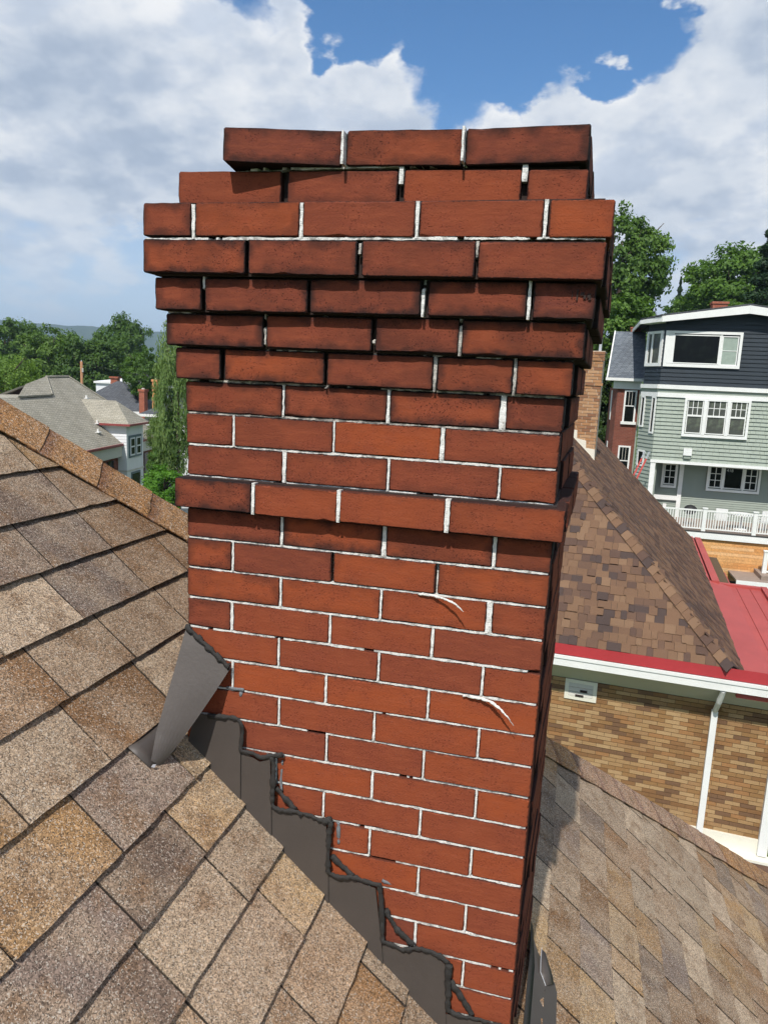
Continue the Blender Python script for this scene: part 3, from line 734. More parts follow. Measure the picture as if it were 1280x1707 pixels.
# ------------------------------------------------------------------ flashing at the foot of the chimney
fl = thing('step_flashing', (.3, -.02, -.8), 'dark brown metal step flashing sealed up the front of the chimney', 'flashing')
def panel(poly, y, name='flashing_panel'):
    xa = min(p[0] for p in poly); xb = max(p[0] for p in poly)
    mb = MB(); mb.slab([(x, -.0080 - .0036*(x-xa)/(xb-xa) - .0004*math.sin(z*60+x*40), z) for x, z in poly], (0, .0011, 0)); o = mb.build(name, M['flash'], fl); return o
panel([(.0234, -.4542), (.0795, -.4496), (.1301, -.4481), (.1329, -.5269), (.1335, -.6619), (.0497, -.5913), (-.0004, -.5489)], -.0090)
panel([(.130, -.5271), (.1494, -.5286), (.177, -.5396), (.2016, -.5261), (.2062, -.6467), (.2086, -.7312), (.130, -.6608)], -.0110)
panel([(.2033, -.6453), (.2777, -.6419), (.3312, -.6562), (.3394, -.7704), (.343, -.860), (.2043, -.7416)], -.0095)
panel([(.3373, -.7702), (.388, -.771), (.4448, -.7789), (.4633, -.9012), (.4714, -.9737), (.340, -.860)], -.0115)
panel([(.4646, -.9001), (.5156, -.9115), (.5744, -.9009), (.605, -.9234), (.6093, -1.0291), (.6153, -1.0905), (.4674, -.9716)], -.0095)
panel([(.609, -1.0404), (.6705, -1.0379), (.7333, -1.0355), (.7405, -1.235), (.6112, -1.096)], -.0115)
def bead(name, pts, r, mat, y=-.0125, seed=0):
    rnd = random.Random(seed); P = []
    for (x0, z0), (x1, z1) in zip(pts, pts[1:]):
        n = max(2, int(math.hypot(x1-x0, z1-z0)/.0055))
        for i in range(n): P.append((x0+(x1-x0)*i/n, z0+(z1-z0)*i/n))
    P.append(pts[-1])
    for _ in range(2): P = [P[0]] + [((a[0]+b_[0]*2+c_[0])/4, (a[1]+b_[1]*2+c_[1])/4) for a, b_, c_ in zip(P, P[1:], P[2:])] + [P[-1]]
    mb = MB(); mb.tube([(x, y+.0012*rnd.gauss(0, 1), z) for x, z in P], [max(.0016, r*(.95+.50*wig(i*.11, 1, seed)+.35*wig(i*.37, 1, seed+4)+.20*rnd.gauss(0, .6))) for i in range(len(P))], 8, .60, (0, -1, .01))
    return mb.build(name, mat, fl, True)
S = [[(.0563, -.4534), (.0841, -.4489), (.1255, -.4466), (.1371, -.4582), (.1361, -.49), (.1319, -.5225), (.163, -.5193), (.1791, -.5301), (.2037, -.5189), (.2300, -.5120)],
     [(.2037, -.5189), (.2109, -.5402), (.2096, -.5861), (.2083, -.637), (.2334, -.6413), (.2558, -.6368), (.2916, -.6388), (.3272, -.6476), (.3422, -.6377)],
     [(.3221, -.6444), (.3439, -.6422), (.3382, -.6685), (.3385, -.7146), (.3393, -.7657), (.3616, -.77), (.3964, -.7621), (.4314, -.7681), (.4571, -.7668)],
     [(.4529, -.7677), (.459, -.8081), (.4637, -.8632), (.4654, -.9007), (.4892, -.8994), (.5112, -.9103), (.5319, -.8978), (.5698, -.8951), (.5955, -.9048), (.6087, -.9154)],
     [(.6107, -.9149), (.6089, -.953), (.6129, -.9851), (.6134, -1.028), (.6493, -1.032), (.6823, -1.0297), (.735, -1.0328)]]
for i, s in enumerate(S): bead('sealant_bead', s, .0062, M['seal'], -.0125, i+1)
for i, s in enumerate(([(.2144, -.5939), (.2373, -.6175), (.2600, -.6365)], [(.3446, -.7272), (.3651, -.7459), (.3950, -.7640)], [(.467, -.8284), (.4918, -.8656), (.5310, -.8963)], [(.6142, -.9599), (.6384, -.9902), (.6642, -1.0284)])):
    bead('sealant_bead', s, .0072, M['seal'], -.0060, i+11)
for i, s in enumerate(([(.094, -.3868), (.115, -.3862), (.1342, -.3865)], [(.128, -.392), (.1253, -.4057)], [(.190, -.5258), (.2293, -.5204)], [(.2260, -.531), (.2216, -.5842), (.2271, -.600)], [(.355, -.6497), (.356, -.6771), (.357, -.700)], [(.4560, -.7640), (.478, -.7700)])):
    bead('grey_sealant', s, .0034, M['seal_grey'], -.0010, i+21)
# piece of flashing that has come loose and curled off the wall
def grid_sheet(rows, th=.0011):
    mb = MB(); nr, ncol = len(rows), len(rows[0]); P = [[Vector(p) for p in r_] for r_ in rows]; nrm = []
    for i in range(nr):
        for j in range(ncol):
            du = P[min(i+1, nr-1)][j]-P[max(i-1, 0)][j]; dv_ = P[i][min(j+1, ncol-1)]-P[i][max(j-1, 0)][j] if False else P[i][min(j+1, ncol-1)]-P[i][max(j-1, 0)]
            nrm.append(du.cross(dv_).normalized())
    a = [p for r_ in P for p in r_]; b_ = [p+nn*th for p, nn in zip(a, nrm)]; n = len(a); fs = []
    for i in range(nr-1):
        for j in range(ncol-1):
            q = i*ncol+j; fs += [(q, q+1, q+ncol+1, q+ncol), (n+q, n+q+ncol, n+q+ncol+1, n+q+1)]
    per = list(range(ncol)) + [i*ncol+ncol-1 for i in range(1, nr)] + [(nr-1)*ncol+j for j in range(ncol-2, -1, -1)] + [i*ncol for i in range(nr-2, 0, -1)]
    for q in range(len(per)): c_, d_ = per[q], per[(q+1) % len(per)]; fs.append((c_, n+c_, n+d_, d_))
    mb.add(a+b_, fs); return mb
loose = thing('loose_flashing', (0, -.08, -.5), 'bent loose sheet of brown flashing curling away from the chimney corner', 'flashing')
def lerp(a, b_, t): return Vector(a)*(1-t)+Vector(b_)*t
LE = [(.001, -.006, -.264), (-.003, -.036, -.326), (-.008, -.070, -.394), (-.012, -.105, -.458), (-.006, -.140, -.516)]
RE = [(.108, -.010, -.336), (.085, -.036, -.384), (.060, -.062, -.432), (.034, -.086, -.478), (.008, -.112, -.520)]
rows = []
for i in range(17):
    t = i/16*4; k = min(3, int(t)); f = t-k
    f2 = f
    a = lerp(LE[k], LE[k+1], f2); b_ = lerp(RE[k], RE[k+1], f2)
    rows.append([lerp(a, b_, j/8) + Vector((0, -.0035*math.sin(math.pi*j/8)*(i/16)**.7 - .0003*math.sin(i*.9+j*.6), .0)) for j in range(9)])
grid_sheet(rows).build('curled_sheet', M['flash'], loose, False)
def on_roof(x, y, off): return Vector((x, y, roof_z(x))) + EZ*off
rows = [[lerp(on_roof(-.056, -.006, .016), on_roof(-.056, -.157, .015), t/5) for t in range(6)], [lerp(on_roof(-.03, -.02, .017), on_roof(-.034, -.154, .016), t/5) for t in range(6)],
        [lerp(on_roof(-.004, -.06, .018), on_roof(-.011, -.150, .016), t/5) for t in range(6)]]
grid_sheet(rows).build('roof_leg', M['flash'], loose, True)
mb = MB(); mb.slab([on_roof(-.010, -.149, .018), on_roof(-.006, -.144, .019), on_roof(-.008, -.138, .022), on_roof(-.011, -.143, .020)], EZ*.001); mb.build('torn_edge', M['flash_edge'], loose)
mb = MB(); mb.tube([lerp((.003, -.010, -.258), (.106, -.014, -.334), t/24) + Vector((0, 0, .002*math.sin(t*1.9))) for t in range(25)], [.0062*(1+.28*math.sin(t*1.1)+.15*math.sin(t*2.7)) for t in range(25)], 8, .8, (0, -1, .01)); mb.build('sealant_bead', M['seal'], loose, True)
# flashing at the right-hand foot of the stack
cf = thing('side_flashing', (.79, .35, -1.25), 'small brown metal flashing with a bent tab beside the chimney foot on the right', 'flashing')
grid_sheet([[on_roof(.748, .55, .030), on_roof(.750, .40, .032), on_roof(.748, .20, .034), on_roof(.746, .05, .034)],
            [on_roof(.762, .545, .020), on_roof(.772, .42, .022), on_roof(.770, .22, .024), on_roof(.768, .05, .024)]]).build('upstand', M['seal'], cf, True)
mb = MB(); mb.slab([on_roof(x, y, .017) for x, y in ((.764, .52), (.780, .485), (.815, .455), (.832, .440), (.838, .415), (.840, .05), (.764, .05))], EZ*.0012); mb.build('flat_leg', M['flash'], cf)
grid_sheet([[on_roof(.781, .490, .030), on_roof(.789, .420, .020), on_roof(.806, .398, .019)], [on_roof(.790, .485, .034), on_roof(.804, .440, .028), on_roof(.815, .412, .024)], [on_roof(.792, .484, .032), on_roof(.815, .446, .028), on_roof(.828, .432, .020)]]).build('bent_tab', M['flash'], cf, True)
mb = MB(); mb.tube([on_roof(.780, .492, .032), on_roof(.784, .452, .026), on_roof(.7885, .420, .0215), on_roof(.8055, .397, .020)], [.0011]*4, 5); mb.build('bright_edge', M['flash_edge'], cf)

# ------------------------------------------------------------------ neighbour: tan brick house with the brown hip roof
NTH = R(-4.0); NU = Vector((math.cos(NTH), math.sin(NTH), 0)); NV = Vector((-math.sin(NTH), math.cos(NTH), 0)); NO = Vector((2.5, 10.3, 0))
def N(u, v, z): return NO + NU*u + NV*v + Vector((0, 0, z))
NROT = Matrix.Rotation(NTH, 4, 'Z')
nh = thing('brick_house', N(-1.5, 4, -8.5), 'tan brick neighbouring house with brown shingled hip roof and red metal edging', 'house')
def unit_box(name, x0, x1, y0, y1, z0, z1, mat):
    me = MB().box(x0, x1, y0, y1, z0, z1).mesh(name); me.materials.append(mat); return me
mb = MB(); mb.box(-7, 1.56, .012, 9.5, -9.0, -4.0, N); nwall = mb.build('wall', M['njoint'], nh)
bm_full = unit_box('brick', -.1065, .1065, -.0, .05, -.029, .029, M['nbrick'])
bm_half = unit_box('brick', -.050, .050, -.0, .05, -.029, .029, M['nbrick'])
def place(me, name, loc, rot, parent, scale=(1, 1, 1)):
    mw = Matrix.Translation(loc) @ rot @ Matrix.Diagonal((*scale, 1)); return link(name, me, parent, mw)
cand = []; r_ = 0; z = -4.36
while z > -8.9:
    u = 1.545; half = r_ % 2
    if half: cand.append((u-.05, z, 1)); u -= .1065
    while u > -6.9:
        cand.append((u-.1065, z, 0)); u -= .2195
    z -= .0678; r_ += 1
def vis_key(c):
    p = N(c[0], 0, c[1]); 
    # in view and above the line of our own hip
    return in_view(p, 10) and c[0] > -1.85 and c[1] > -4.9-.0 - 1.02*max(0, (c[0]+1.75))*.72
vis = [c for c in cand if vis_key(c)]
vis.sort(key=lambda c: -c[1]); vs_set = set(vis[:300]); rest = MB()
for c in cand:
    if c in vs_set: place(bm_half if c[2] else bm_full, 'brick', N(c[0], random.gauss(0, .0025), c[1]), NROT, nwall)
    else:
        hw = .05 if c[2] else .1065; v0 = random.gauss(0, .002)
        rest.box(c[0]-hw, c[0]+hw, v0, .05, c[1]-.029, c[1]+.029, N)
tag(rest.build('brick_field', M['nbrick'], nwall), kind='stuff')
# eaves: soffit, gutter, red edge
mb = MB(); mb.slab([N(-7, -.40, -3.97), N(-7, .0, -4.32), N(1.56, .0, -4.32), N(1.56, -.40, -3.97)], (0, 0, .03)); mb.build('soffit', M['soffit'], nh)
mb = MB(); mb.box(-7, 2.25, -.47, -.40, -3.955, -3.79, N); mb.box(-7, 2.25, -.485, -.47, -3.835, -3.785, N); mb.box(-7, 2.25, -.40, -.1, -3.955, -3.93, N); mb.build('gutter', M['trim'], nh)
mb = MB(); mb.slab([N(-7, -.452, -3.775), N(2.25, -.452, -3.775), N(2.25, -.425, -3.612), N(-7, -.425, -3.612)], (0, .02, -.012)); mb.build('red_eave_edge', M['red_edge'], nh)
# roof planes
NS = .95; NCE = (.80, -.40, -3.60); NR = -3.0       # corner of the eaves, ridge line u
def hipv(u): return NCE[1] + (NCE[0]-u)
nroof = MB()
vr = hipv(NR); zr = NCE[2]+NS*(NCE[0]-NR)
nroof.slab([N(-6.8, -.40, -3.60), N(.80, -.40, -3.60), N(NR, vr, zr)], (0, 0, -.04))
nroof.slab([N(.80, -.40, -3.60), N(1.02, -.40, -3.80), N(1.02, 10.9, -3.80), N(NR, 10.9, zr), N(NR, vr, zr)], (0, 0, -.04))
nroof.slab([N(NR, vr, zr), N(NR, 10.9, zr), N(-6.8, 10.9, -3.60), N(-6.8, -.40, -3.60)], (0, 0, -.04))
nroof = nroof.build('roof', M['felt'], nh)
NTH1 = math.atan(NS); nsl = math.sqrt(1+NS*NS)
tab_me = unit_box('shingle', -.5, .5, 0, 1, 0, 1, M['nshingle'])
tab_me2 = unit_box('shingle', -.5, .5, 0, 1, 0, 1, M['nshingle2'])
def facet_matrix(o, along, up):
    n_ = along.cross(up).normalized(); return Matrix(((along.x, up.x, n_.x, o.x), (along.y, up.y, n_.y, o.y), (along.z, up.z, n_.z, o.z), (0, 0, 0, 1)))
tabs = []
EXPO = .142
up1 = (NV + Vector((0, 0, NS))).normalized(); up2 = (-NU + Vector((0, 0, NS))).normalized()
c = 0
while True:                                             # front slope
    v = -.42 + c*EXPO/nsl; z = NCE[2] + NS*(v-NCE[1])
    if v > vr: break
    umax = NCE[0] - (v-NCE[1]) + .02; u = umax - random.uniform(0, .1)
    while u > -2.2:
        w = random.choice((.09, .13, .17, .21, .14)); w = min(w, u+2.4)
        tabs.append((1, N(u-w/2, v, z), NU, up1, w, c)); u -= w
    c += 1
c = 0
while True:                                             # long side slope, falling to the right
    u = 1.04 - c*EXPO/nsl; z = NCE[2] - NS*(u-NCE[0])
    if u < NR+.1: break
    v0 = max(-.40, hipv(u)) ; v = v0 + random.uniform(0, .12)
    while v < 10.85:
        w = random.choice((.10, .14, .20, .16)); w = min(w, 10.9-v+.001)
        tabs.append((2, N(u, v+w/2, z), NV, up2, w, c)); v += w
    c += 1
near = sorted(tabs, key=lambda t: (0 if t[0] == 1 else 1, (t[1]-CAM).length))
ind = 0; rest = MB()
for t in near:
    f, o3, al, up, w, c = t
    lift = .008 + (.010 if random.random() < .38 else 0)
    mw = facet_matrix(o3, al, up)
    if ind < 300 and in_view(o3, 20) and (f == 1 or ind < 300):
        ob = link('shingle', tab_me if f == 1 else tab_me2, nroof, mw @ Matrix.Translation((0, 0, .002)) @ Matrix.Diagonal((w-.004, EXPO+.02, lift, 1))); ind += 1
    else:
        q = MB().box(-w/2+.002, w/2-.002, 0, EXPO+.02, .002, .002+lift); rest.add([mw @ Vector(p) for p in q.v], q.f)
tag(rest.build('shingle_field', M['nshingle2'], nroof), kind='stuff')
hd = (N(NR, vr, zr)-N(*NCE)).normalized(); L_ = (N(NR, vr, zr)-N(*NCE)).length; d_ = .0; i = 0
w1 = (NU*-1*hd.dot(NU)+0*NU); 
side1 = hd.cross(Vector((0, 0, 1))).normalized()
while d_ < L_-.1:
    p0 = N(*NCE) + hd*(d_-.02); p1 = N(*NCE) + hd*(d_+.20); mb = MB()
    cross = [(-.14, -.075), (-.07, -.030), (0, .004), (.07, -.030), (.14, -.075)]
    vs = []
    for p, o_ in ((p0, .040), (p1, .022)):
        for a, b_ in cross: vs.append(p + side1*a + Vector((0, 0, b_+o_)))
        for a, b_ in cross: vs.append(p + side1*a + Vector((0, 0, b_+o_-.014)))
    fs = [(k, k+1, 11+k, 10+k) for k in range(4)] + [(5+k, 15+k, 16+k, 6+k) for k in range(4)] + [(k, 5+k, 6+k, k+1) for k in range(4)] + [(10+k, 11+k, 16+k, 15+k) for k in range(4)] + [(0, 10, 15, 5), (4, 9, 19, 14)]
    mb.add(vs, fs); mb.build('hip_cap', M['nshingle'], nroof); d_ += .155
# red lining along the right eave and the flat red roof at the corner
mb = MB(); mb.box(.93, 1.055, 5.9, 11.2, -3.88, -3.79, N); mb.box(1.10, 1.26, 5.9, 11.2, -4.05, -3.80, N); mb.build('red_gutter_lining', M['red'], nh)
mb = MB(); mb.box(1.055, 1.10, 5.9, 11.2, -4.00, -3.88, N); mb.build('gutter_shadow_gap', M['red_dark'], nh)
mb = MB(); mb.box(.90, 2.17, -.40, 6.1, -4.05, -3.93, N)
mb.slab([N(.80, -.36, -3.615), N(1.02, -.36, -3.815), N(1.02, 6.0, -3.815), N(1.5, 6.0, -3.92), N(1.5, -.36, -3.92)], (0, 0, -.01)); mb.build('red_flat_roof', M['red'], nh)
mb = MB(); mb.box(2.13, 2.25, -.40, 6.1, -4.05, -3.86, N); mb.box(.98, 2.25, 6.02, 6.16, -4.05, -3.88, N); mb.build('red_roof_kerb', M['red'], nh)
for uu in (1.62, 1.9):
    mb = MB(); mb.box(uu, uu+.012, -.35, 6.0, -3.93, -3.915, N); mb.build('standing_seam', M['red'], nh)
mb = MB(); mb.slab([N(1.22, 6.3, -4.12), N(1.62, 6.3, -4.30), N(1.62, 9.0, -4.30), N(1.22, 9.0, -4.12)], (0, 0, -.03)); mb.build('side_porch_roof', M['slate'], nh)
mb = MB(); mb.box(1.62, 1.74, 6.3, 9.0, -4.36, -4.27, N); mb.build('side_porch_edge', M['red'], nh)
# downspout, corner board, vent, pan at the foot
mb = MB(); mb.tube([N(.72, -.42, -3.97), N(.70, -.30, -4.20), N(.69, -.055, -4.46)], .042, 8); mb.box(.645, .735, -.10, -.015, -6.9, -4.44, N); mb.build('downspout', M['trim'], nh)
mb = MB(); mb.box(1.53, 1.66, -.09, -.004, -6.64, -4.15, N); mb.build('corner_board', M['trim'], nh)
vent = MB(); vent.box(-1.54, -1.04, -.022, .0, -4.66, -4.60, N); vent.box(-1.54, -1.04, -.022, .0, -4.38, -4.325, N); vent.box(-1.54, -1.48, -.022, .0, -4.60, -4.38, N); vent.box(-1.10, -1.04, -.022, .0, -4.60, -4.38, N)
vent = vent.build('vent_frame', M['cream'], nh)
for i in range(3):
    mb = MB(); mb.slab([N(-1.48, -.020, -4.595+i*.075), N(-1.10, -.020, -4.595+i*.075), N(-1.10, -.008, -4.530+i*.075), N(-1.48, -.008, -4.530+i*.075)], (0, -.004, 0)); mb.build('louver', M['soffit'], vent)
mb = MB(); mb.box(-1.30, -1.19, -.032, -.024, -4.52, -4.48, N); mb.box(-1.37, -1.24, -.032, -.024, -4.60, -4.565, N); mb.build('vent_hole', M['core'], vent)
mb = MB(); mb.box(-.2, 1.68, -.03, .0, -6.66, -6.42, N); mb.box(-.2, 1.70, -.22, -.03, -6.70, -6.66, N); mb.build('white_base_flashing', M['cream'], nh)
mb = MB(); mb.slab([N(-.6, -.2, -6.705), N(3.2, -.2, -6.705), N(3.2, -1.6, -7.25), N(-.6, -1.6, -7.25)], (0, 0, -.05)); mb.build('lower_roof', M['nshingle'], nh)
# the house's own chimney
nc = MB(); nc.box(-2.19, -1.66, 5.352, 6.2, -1.9, .19, N); nc.box(-2.03, -1.66, 5.352, 6.2, .19, 1.08, N); nc = nc.build('chimney', M['njoint_w'], nh)
cf_ = unit_box('brick', -.5, .5, 0, .06, -.0285, .0285, M['nchim'])
z = -1.55; r_ = 0
while z < 1.10:
    if z < .19: a, b_, pr = -2.20, -1.65, 0
    elif z < .26: a, b_, pr = -2.12, -1.65, .0
    elif .34 < z < .46: a, b_, pr = -2.10, -1.615, .02
    elif z < .88: a, b_, pr = -2.05, -1.65, 0
    else: a, b_, pr = -2.00 if z < .95 else -1.96, -1.625, .02
    u = a; first = .10 if r_ % 2 else .205
    while u < b_-.03:
        w = min(first if u == a else .205, b_-u)
        if b_-u-w < .04: w = b_-u
        place(cf_, 'brick', N(u+w/2, 5.34-pr, z), NROT, nc, (w-.010, 1.6, 1)); u += w
    z += .0672; r_ += 1
mb = MB(); mb.box(-1.96, -1.63, 5.33, 6.2, 1.085, 1.115, N); mb.build('chimney_cap', M['njoint_w'], nc)
mb = MB(); mb.tube([N(-1.75, 5.5, 1.10), N(-1.75, 5.5, 1.42)], .032, 10); mb.build('vent_pipe', M['alu'], nc)
mb = MB(); mb.slab([N(u, 5.315, z) for u, z in ((-2.30, -.60), (-2.20, -.60), (-2.07, -.62), (-2.06, -.80), (-1.86, -.84), (-1.85, -1.00), (-1.66, -1.02), (-1.64, -1.36), (-1.72, -1.32), (-2.30, -.70))], NV*.012); mb.build('chimney_flashing', M['cream'], nc)

# ------------------------------------------------------------------ the sage and navy house across the way
def Hs(x, y, z): return Vector((1.2*x-.1537, 1.2*y+.275, 1.2*z-.0552))
gh = thing('sage_house', Hs(5.5, 33, -6.6), 'three storey house with navy gable, sage green shingles and white trim', 'house')
def hb(name, mat, boxes, parent=gh):
    mb = MB()
    for b_ in boxes: mb.box(*b_, Hs)
    return mb.build(name, mat, parent)
CHX, CHY = (3.80, 30.0), (3.27, 31.0)          # chamfered corner
def Cf(s, out=0.0):                            # point along the chamfer, pushed out of the wall
    x = CHX[0]+(CHY[0]-CHX[0])*s; y = CHX[1]+(CHY[1]-CHX[1])*s
    n_ = Vector((-1.0, -.53)).normalized(); return x+n_.x*out, y+n_.y*out
def cpanel(mb, s0, s1, z0, z1, out0, out1):
    vs = []
    for z in (z0, z1):
        for s, o_ in ((s0, out0), (s1, out0), (s1, out1), (s0, out1)):
            x, y = Cf(s, o_); vs.append(Hs(x, y, z))
    mb.add(vs, [(0, 1, 2, 3), (4, 7, 6, 5), (0, 4, 5, 1), (1, 5, 6, 2), (2, 6, 7, 3), (3, 7, 4, 0)])
def gable_x(z): return 3.64 + max(0, z-2.96)/.121
def wallpoly(name, mat, pts, y0, y1, parent):
    mb = MB(); mb.slab([Hs(x, y0, z) for x, z in pts], Hs(0, y1, 0)-Hs(0, y0, 0)); return mb.build(name, mat, parent)
navy = wallpoly('upper_wall', M['navy'], [(3.82, .3), (9.5, .3), (9.5, 2.95), (6.65, 3.34), (3.82, 2.98)], 30.03, 38, gh)
mb = MB(); cpanel(mb, 0.02, 1, .3, 2.95, -.03, -.3); mb.build('upper_bay_wall', M['navy'], navy)
z = .62
while z < 3.25:
    x0 = max(3.80, gable_x(z+.05)); x1 = 13.3-x0 if x0 > 3.81 else 9.5
    mb = MB(); mb.slab([Hs(x0, 29.985, z), Hs(x1, 29.985, z), Hs(x1, 30.012, z+.150), Hs(x0, 30.012, z+.150)], (0, .02, 0)); mb.build('siding_board', M['navy'], navy)
    if z < 2.8:
        mb = MB(); vs = []
        for s, in ((0,), (1,)):
            for o_, zz_ in ((.012, z), (-.012, z+.150), (-.03, z+.150), (-.03, z)):
                x, y = Cf(s, o_); vs.append(Hs(x, y, zz_))
        mb.add(vs, [(0, 4, 5, 1), (1, 5, 6, 2), (2, 6, 7, 3), (3, 7, 4, 0), (0, 1, 2, 3), (4, 7, 6, 5)]); mb.build('siding_board', M['navy'], navy)
    z += .155
sage = hb('middle_wall', M['sage'], [(3.82, 9.5, 30.03, 38, -2.40, .30)])
mb = MB(); cpanel(mb, .02, 1, -6.6, .30, -.03, -.3); mb.build('middle_bay_wall', M['sage2'], sage)
z = -2.35; r_ = 0
while z < .12:
    # each course is broken into shingles of uneven width and thickness
    mb = MB(); x = 3.80
    while x < 9.4:
        w = random.choice((.16, .24, .32, .20)); t = random.uniform(.0, .007)
        mb.slab([Hs(x, 29.975-t, z), Hs(min(x+w, 9.45)-.006, 29.975-t, z), Hs(min(x+w, 9.45)-.006, 30.012, z+.150), Hs(x, 30.012, z+.150)], (0, .02, 0)); x += w
    tag(mb.build('shingle_course', M['sage'], sage), kind='stuff')
    z += .1535; r_ += 1
z = -6.5
while z < .12:
    mb = MB(); vs = []
    for s in (0, 1):
        for o_, zz_ in ((.016, z), (-.012, z+.150), (-.03, z+.150), (-.03, z)):
            x, y = Cf(s, o_); vs.append(Hs(x, y, zz_))
    mb.add(vs, [(0, 4, 5, 1), (1, 5, 6, 2), (2, 6, 7, 3), (3, 7, 4, 0), (0, 1, 2, 3), (4, 7, 6, 5)]); mb.build('siding_board', M['sage2'], sage); z += .1535
# white bands between the storeys
for z0, z1, pr, mt in ((.45, .61, .10, 'trim'), (.30, .45, .03, 'sage2'), (.13, .30, .05, 'trim')):
    mb = MB(); mb.box(3.77, 9.5, 30-pr, 30.02, z0, z1, Hs); cpanel(mb, -.02, 1.02, z0, z1-.002, pr, -.05); mb.build('belt_course', M[mt], gh)
# gable roof and its white rake boards
rf = MB()
rf.slab([Hs(3.55, 29.55, 3.185), Hs(6.65, 29.55, 3.64), Hs(6.65, 38.2, 3.64), Hs(2.9, 38.2, 3.09), Hs(2.9, 30.6, 3.09)], (0, 0, .06)); rf.slab([Hs(6.65, 29.55, 3.64), Hs(9.75, 29.55, 3.185), Hs(9.75, 38.2, 3.185), Hs(6.65, 38.2, 3.64)], (0, 0, .06))
rf = rf.build('roof', M['darkroof'], gh)
mb = MB(); mb.slab([Hs(3.60, 29.55, 3.175), Hs(3.62, 29.55, 2.96), Hs(6.65, 29.55, 3.33), Hs(6.65, 29.55, 3.625)], (0, .06, 0)); mb.build('rake_board', M['trim'], rf)
mb = MB(); mb.slab([Hs(6.655, 29.55, 3.625), Hs(6.655, 29.55, 3.33), Hs(9.7, 29.55, 2.96), Hs(9.7, 29.55, 3.175)], (0, .06, 0)); mb.build('rake_board', M['trim'], rf)
mb = MB(); mb.slab([Hs(3.59, 29.57, 3.17), Hs(2.88, 30.6, 3.08), Hs(2.88, 30.6, 2.94), Hs(3.59, 29.57, 2.97)], (.05, .03, 0)); mb.slab([Hs(2.88, 30.6, 3.08), Hs(2.88, 38, 3.08), Hs(2.88, 38, 2.94), Hs(2.88, 30.6, 2.94)], (.05, 0, 0))
mb.slab([Hs(3.62, 29.6, 2.965), Hs(2.92, 30.6, 2.95), Hs(3.27, 31, 2.95), Hs(3.80, 30.0, 2.96)], (0, 0, .02)); mb.build('eave_gutter', M['trim'], rf)
hb('chimney', M['redbrick2'], [(6.0, 6.6, 34, 34.6, 3.3, 4.15), (5.96, 6.64, 33.96, 34.64, 4.15, 4.24)], rf)
# windows
def window(x0, x1, z0, z1, y, panes, parent=gh, fr=.06, mat='glass', name='window', proud=.06):
    mb = MB()
    mb.box(x0, x1, y-proud, y+.02, z0, z0+fr*1.2, Hs); mb.box(x0, x1, y-proud, y+.02, z1-fr, z1, Hs)
    mb.box(x0, x0+fr, y-proud, y+.02, z0+fr*1.2, z1-fr, Hs); mb.box(x1-fr, x1, y-proud, y+.02, z0+fr*1.2, z1-fr, Hs)
    w = mb.build(name, M['trim'], parent)
    for (a, b_, c_, d_, nxm, nzm, mt) in panes:
        hb('pane', M[mt], [(a, b_, y-.012, y+.0, c_, d_)], w)
        hb('sash', M['trim'], [(a-.035, a, y-.04, y, c_-.035, d_+.035), (b_, b_+.035, y-.04, y, c_-.035, d_+.035), (a, b_, y-.04, y, c_-.035, c_), (a, b_, y-.04, y, d_, d_+.035)], w)
        for i in range(1, nxm): x = a+(b_-a)*i/nxm; hb('muntin', M['trim'], [(x-.012, x+.012, y-.028, y-.012, c_, d_)], w)
        for i in range(1, nzm): z = c_+(d_-c_)*i/nzm; hb('muntin', M['trim'], [(a, b_, y-.026, y-.0125, z-.012, z+.012)], w)
    return w
w = window(3.84, 6.60, 1.31, 2.67, 29.99, [(4.19, 5.79, 1.48, 2.50, 1, 1, 'glass'), (5.93, 6.44, 1.46, 2.48, 1, 2, 'curtain')], fr=.10)
[hb('mullion', M['trim'], [b_], w) for b_ in ((3.94, 4.155, 29.95, 30.0, 1.44, 2.57), (5.826, 5.894, 29.955, 30.0, 1.44, 2.57))]
bw = MB()
cpanel(bw, .04, .98, 1.31, 1.44, .06, -.02); cpanel(bw, .04, .98, 2.57, 2.67, .06, -.02); cpanel(bw, .04, .16, 1.44, 2.57, .06, -.02); cpanel(bw, .86, .98, 1.44, 2.57, .06, -.02); cpanel(bw, .60, .68, 1.44, 2.57, .05, -.02)
bw = bw.build('bay_window', M['trim'], gh); mb = MB(); cpanel(mb, .17, .59, 1.445, 2.565, .02, -.02); mb.build('pane', M['glass_b'], bw); mb = MB(); cpanel(mb, .69, .85, 1.445, 2.565, .02, -.02); mb.build('pane', M['glass_b'], bw)
tp = []
for a, b_ in ((4.95, 5.46), (5.68, 6.30), (6.51, 7.02)): tp += [(a, b_, -.50, .05, 3 if b_-a < .6 else 3, 2, 'glass_b'), (a, b_, -1.19, -.57, 1, 1, 'glass_b')]
w = window(4.80, 7.18, -1.36, .14, 29.97, tp, fr=.09); [hb('mullion', M['trim'], [b_], w) for b_ in ((5.505, 5.635, 29.90, 29.97, -1.26, .05), (6.345, 6.465, 29.90, 29.97, -1.26, .05))]
for s0, s1, z0, z1 in ((.06, .30, -1.33, .13), (.72, .97, -1.12, .13), (.45, .85, -2.70, -2.05)):
    mb = MB(); e = .05
    cpanel(mb, s0, s1, z0, z0+.07, .05, -.02); cpanel(mb, s0, s1, z1-.06, z1, .05, -.02); cpanel(mb, s0, s0+e, z0+.07, z1-.06, .05, -.02); cpanel(mb, s1-e, s1, z0+.07, z1-.06, .05, -.02)
    t_ = mb.build('side_window', M['trim'], gh); mb = MB(); cpanel(mb, s0+e+.005, s1-e-.005, z0+.075, z1-.065, .022, -.02); mb.build('pane', M['glass'], t_)
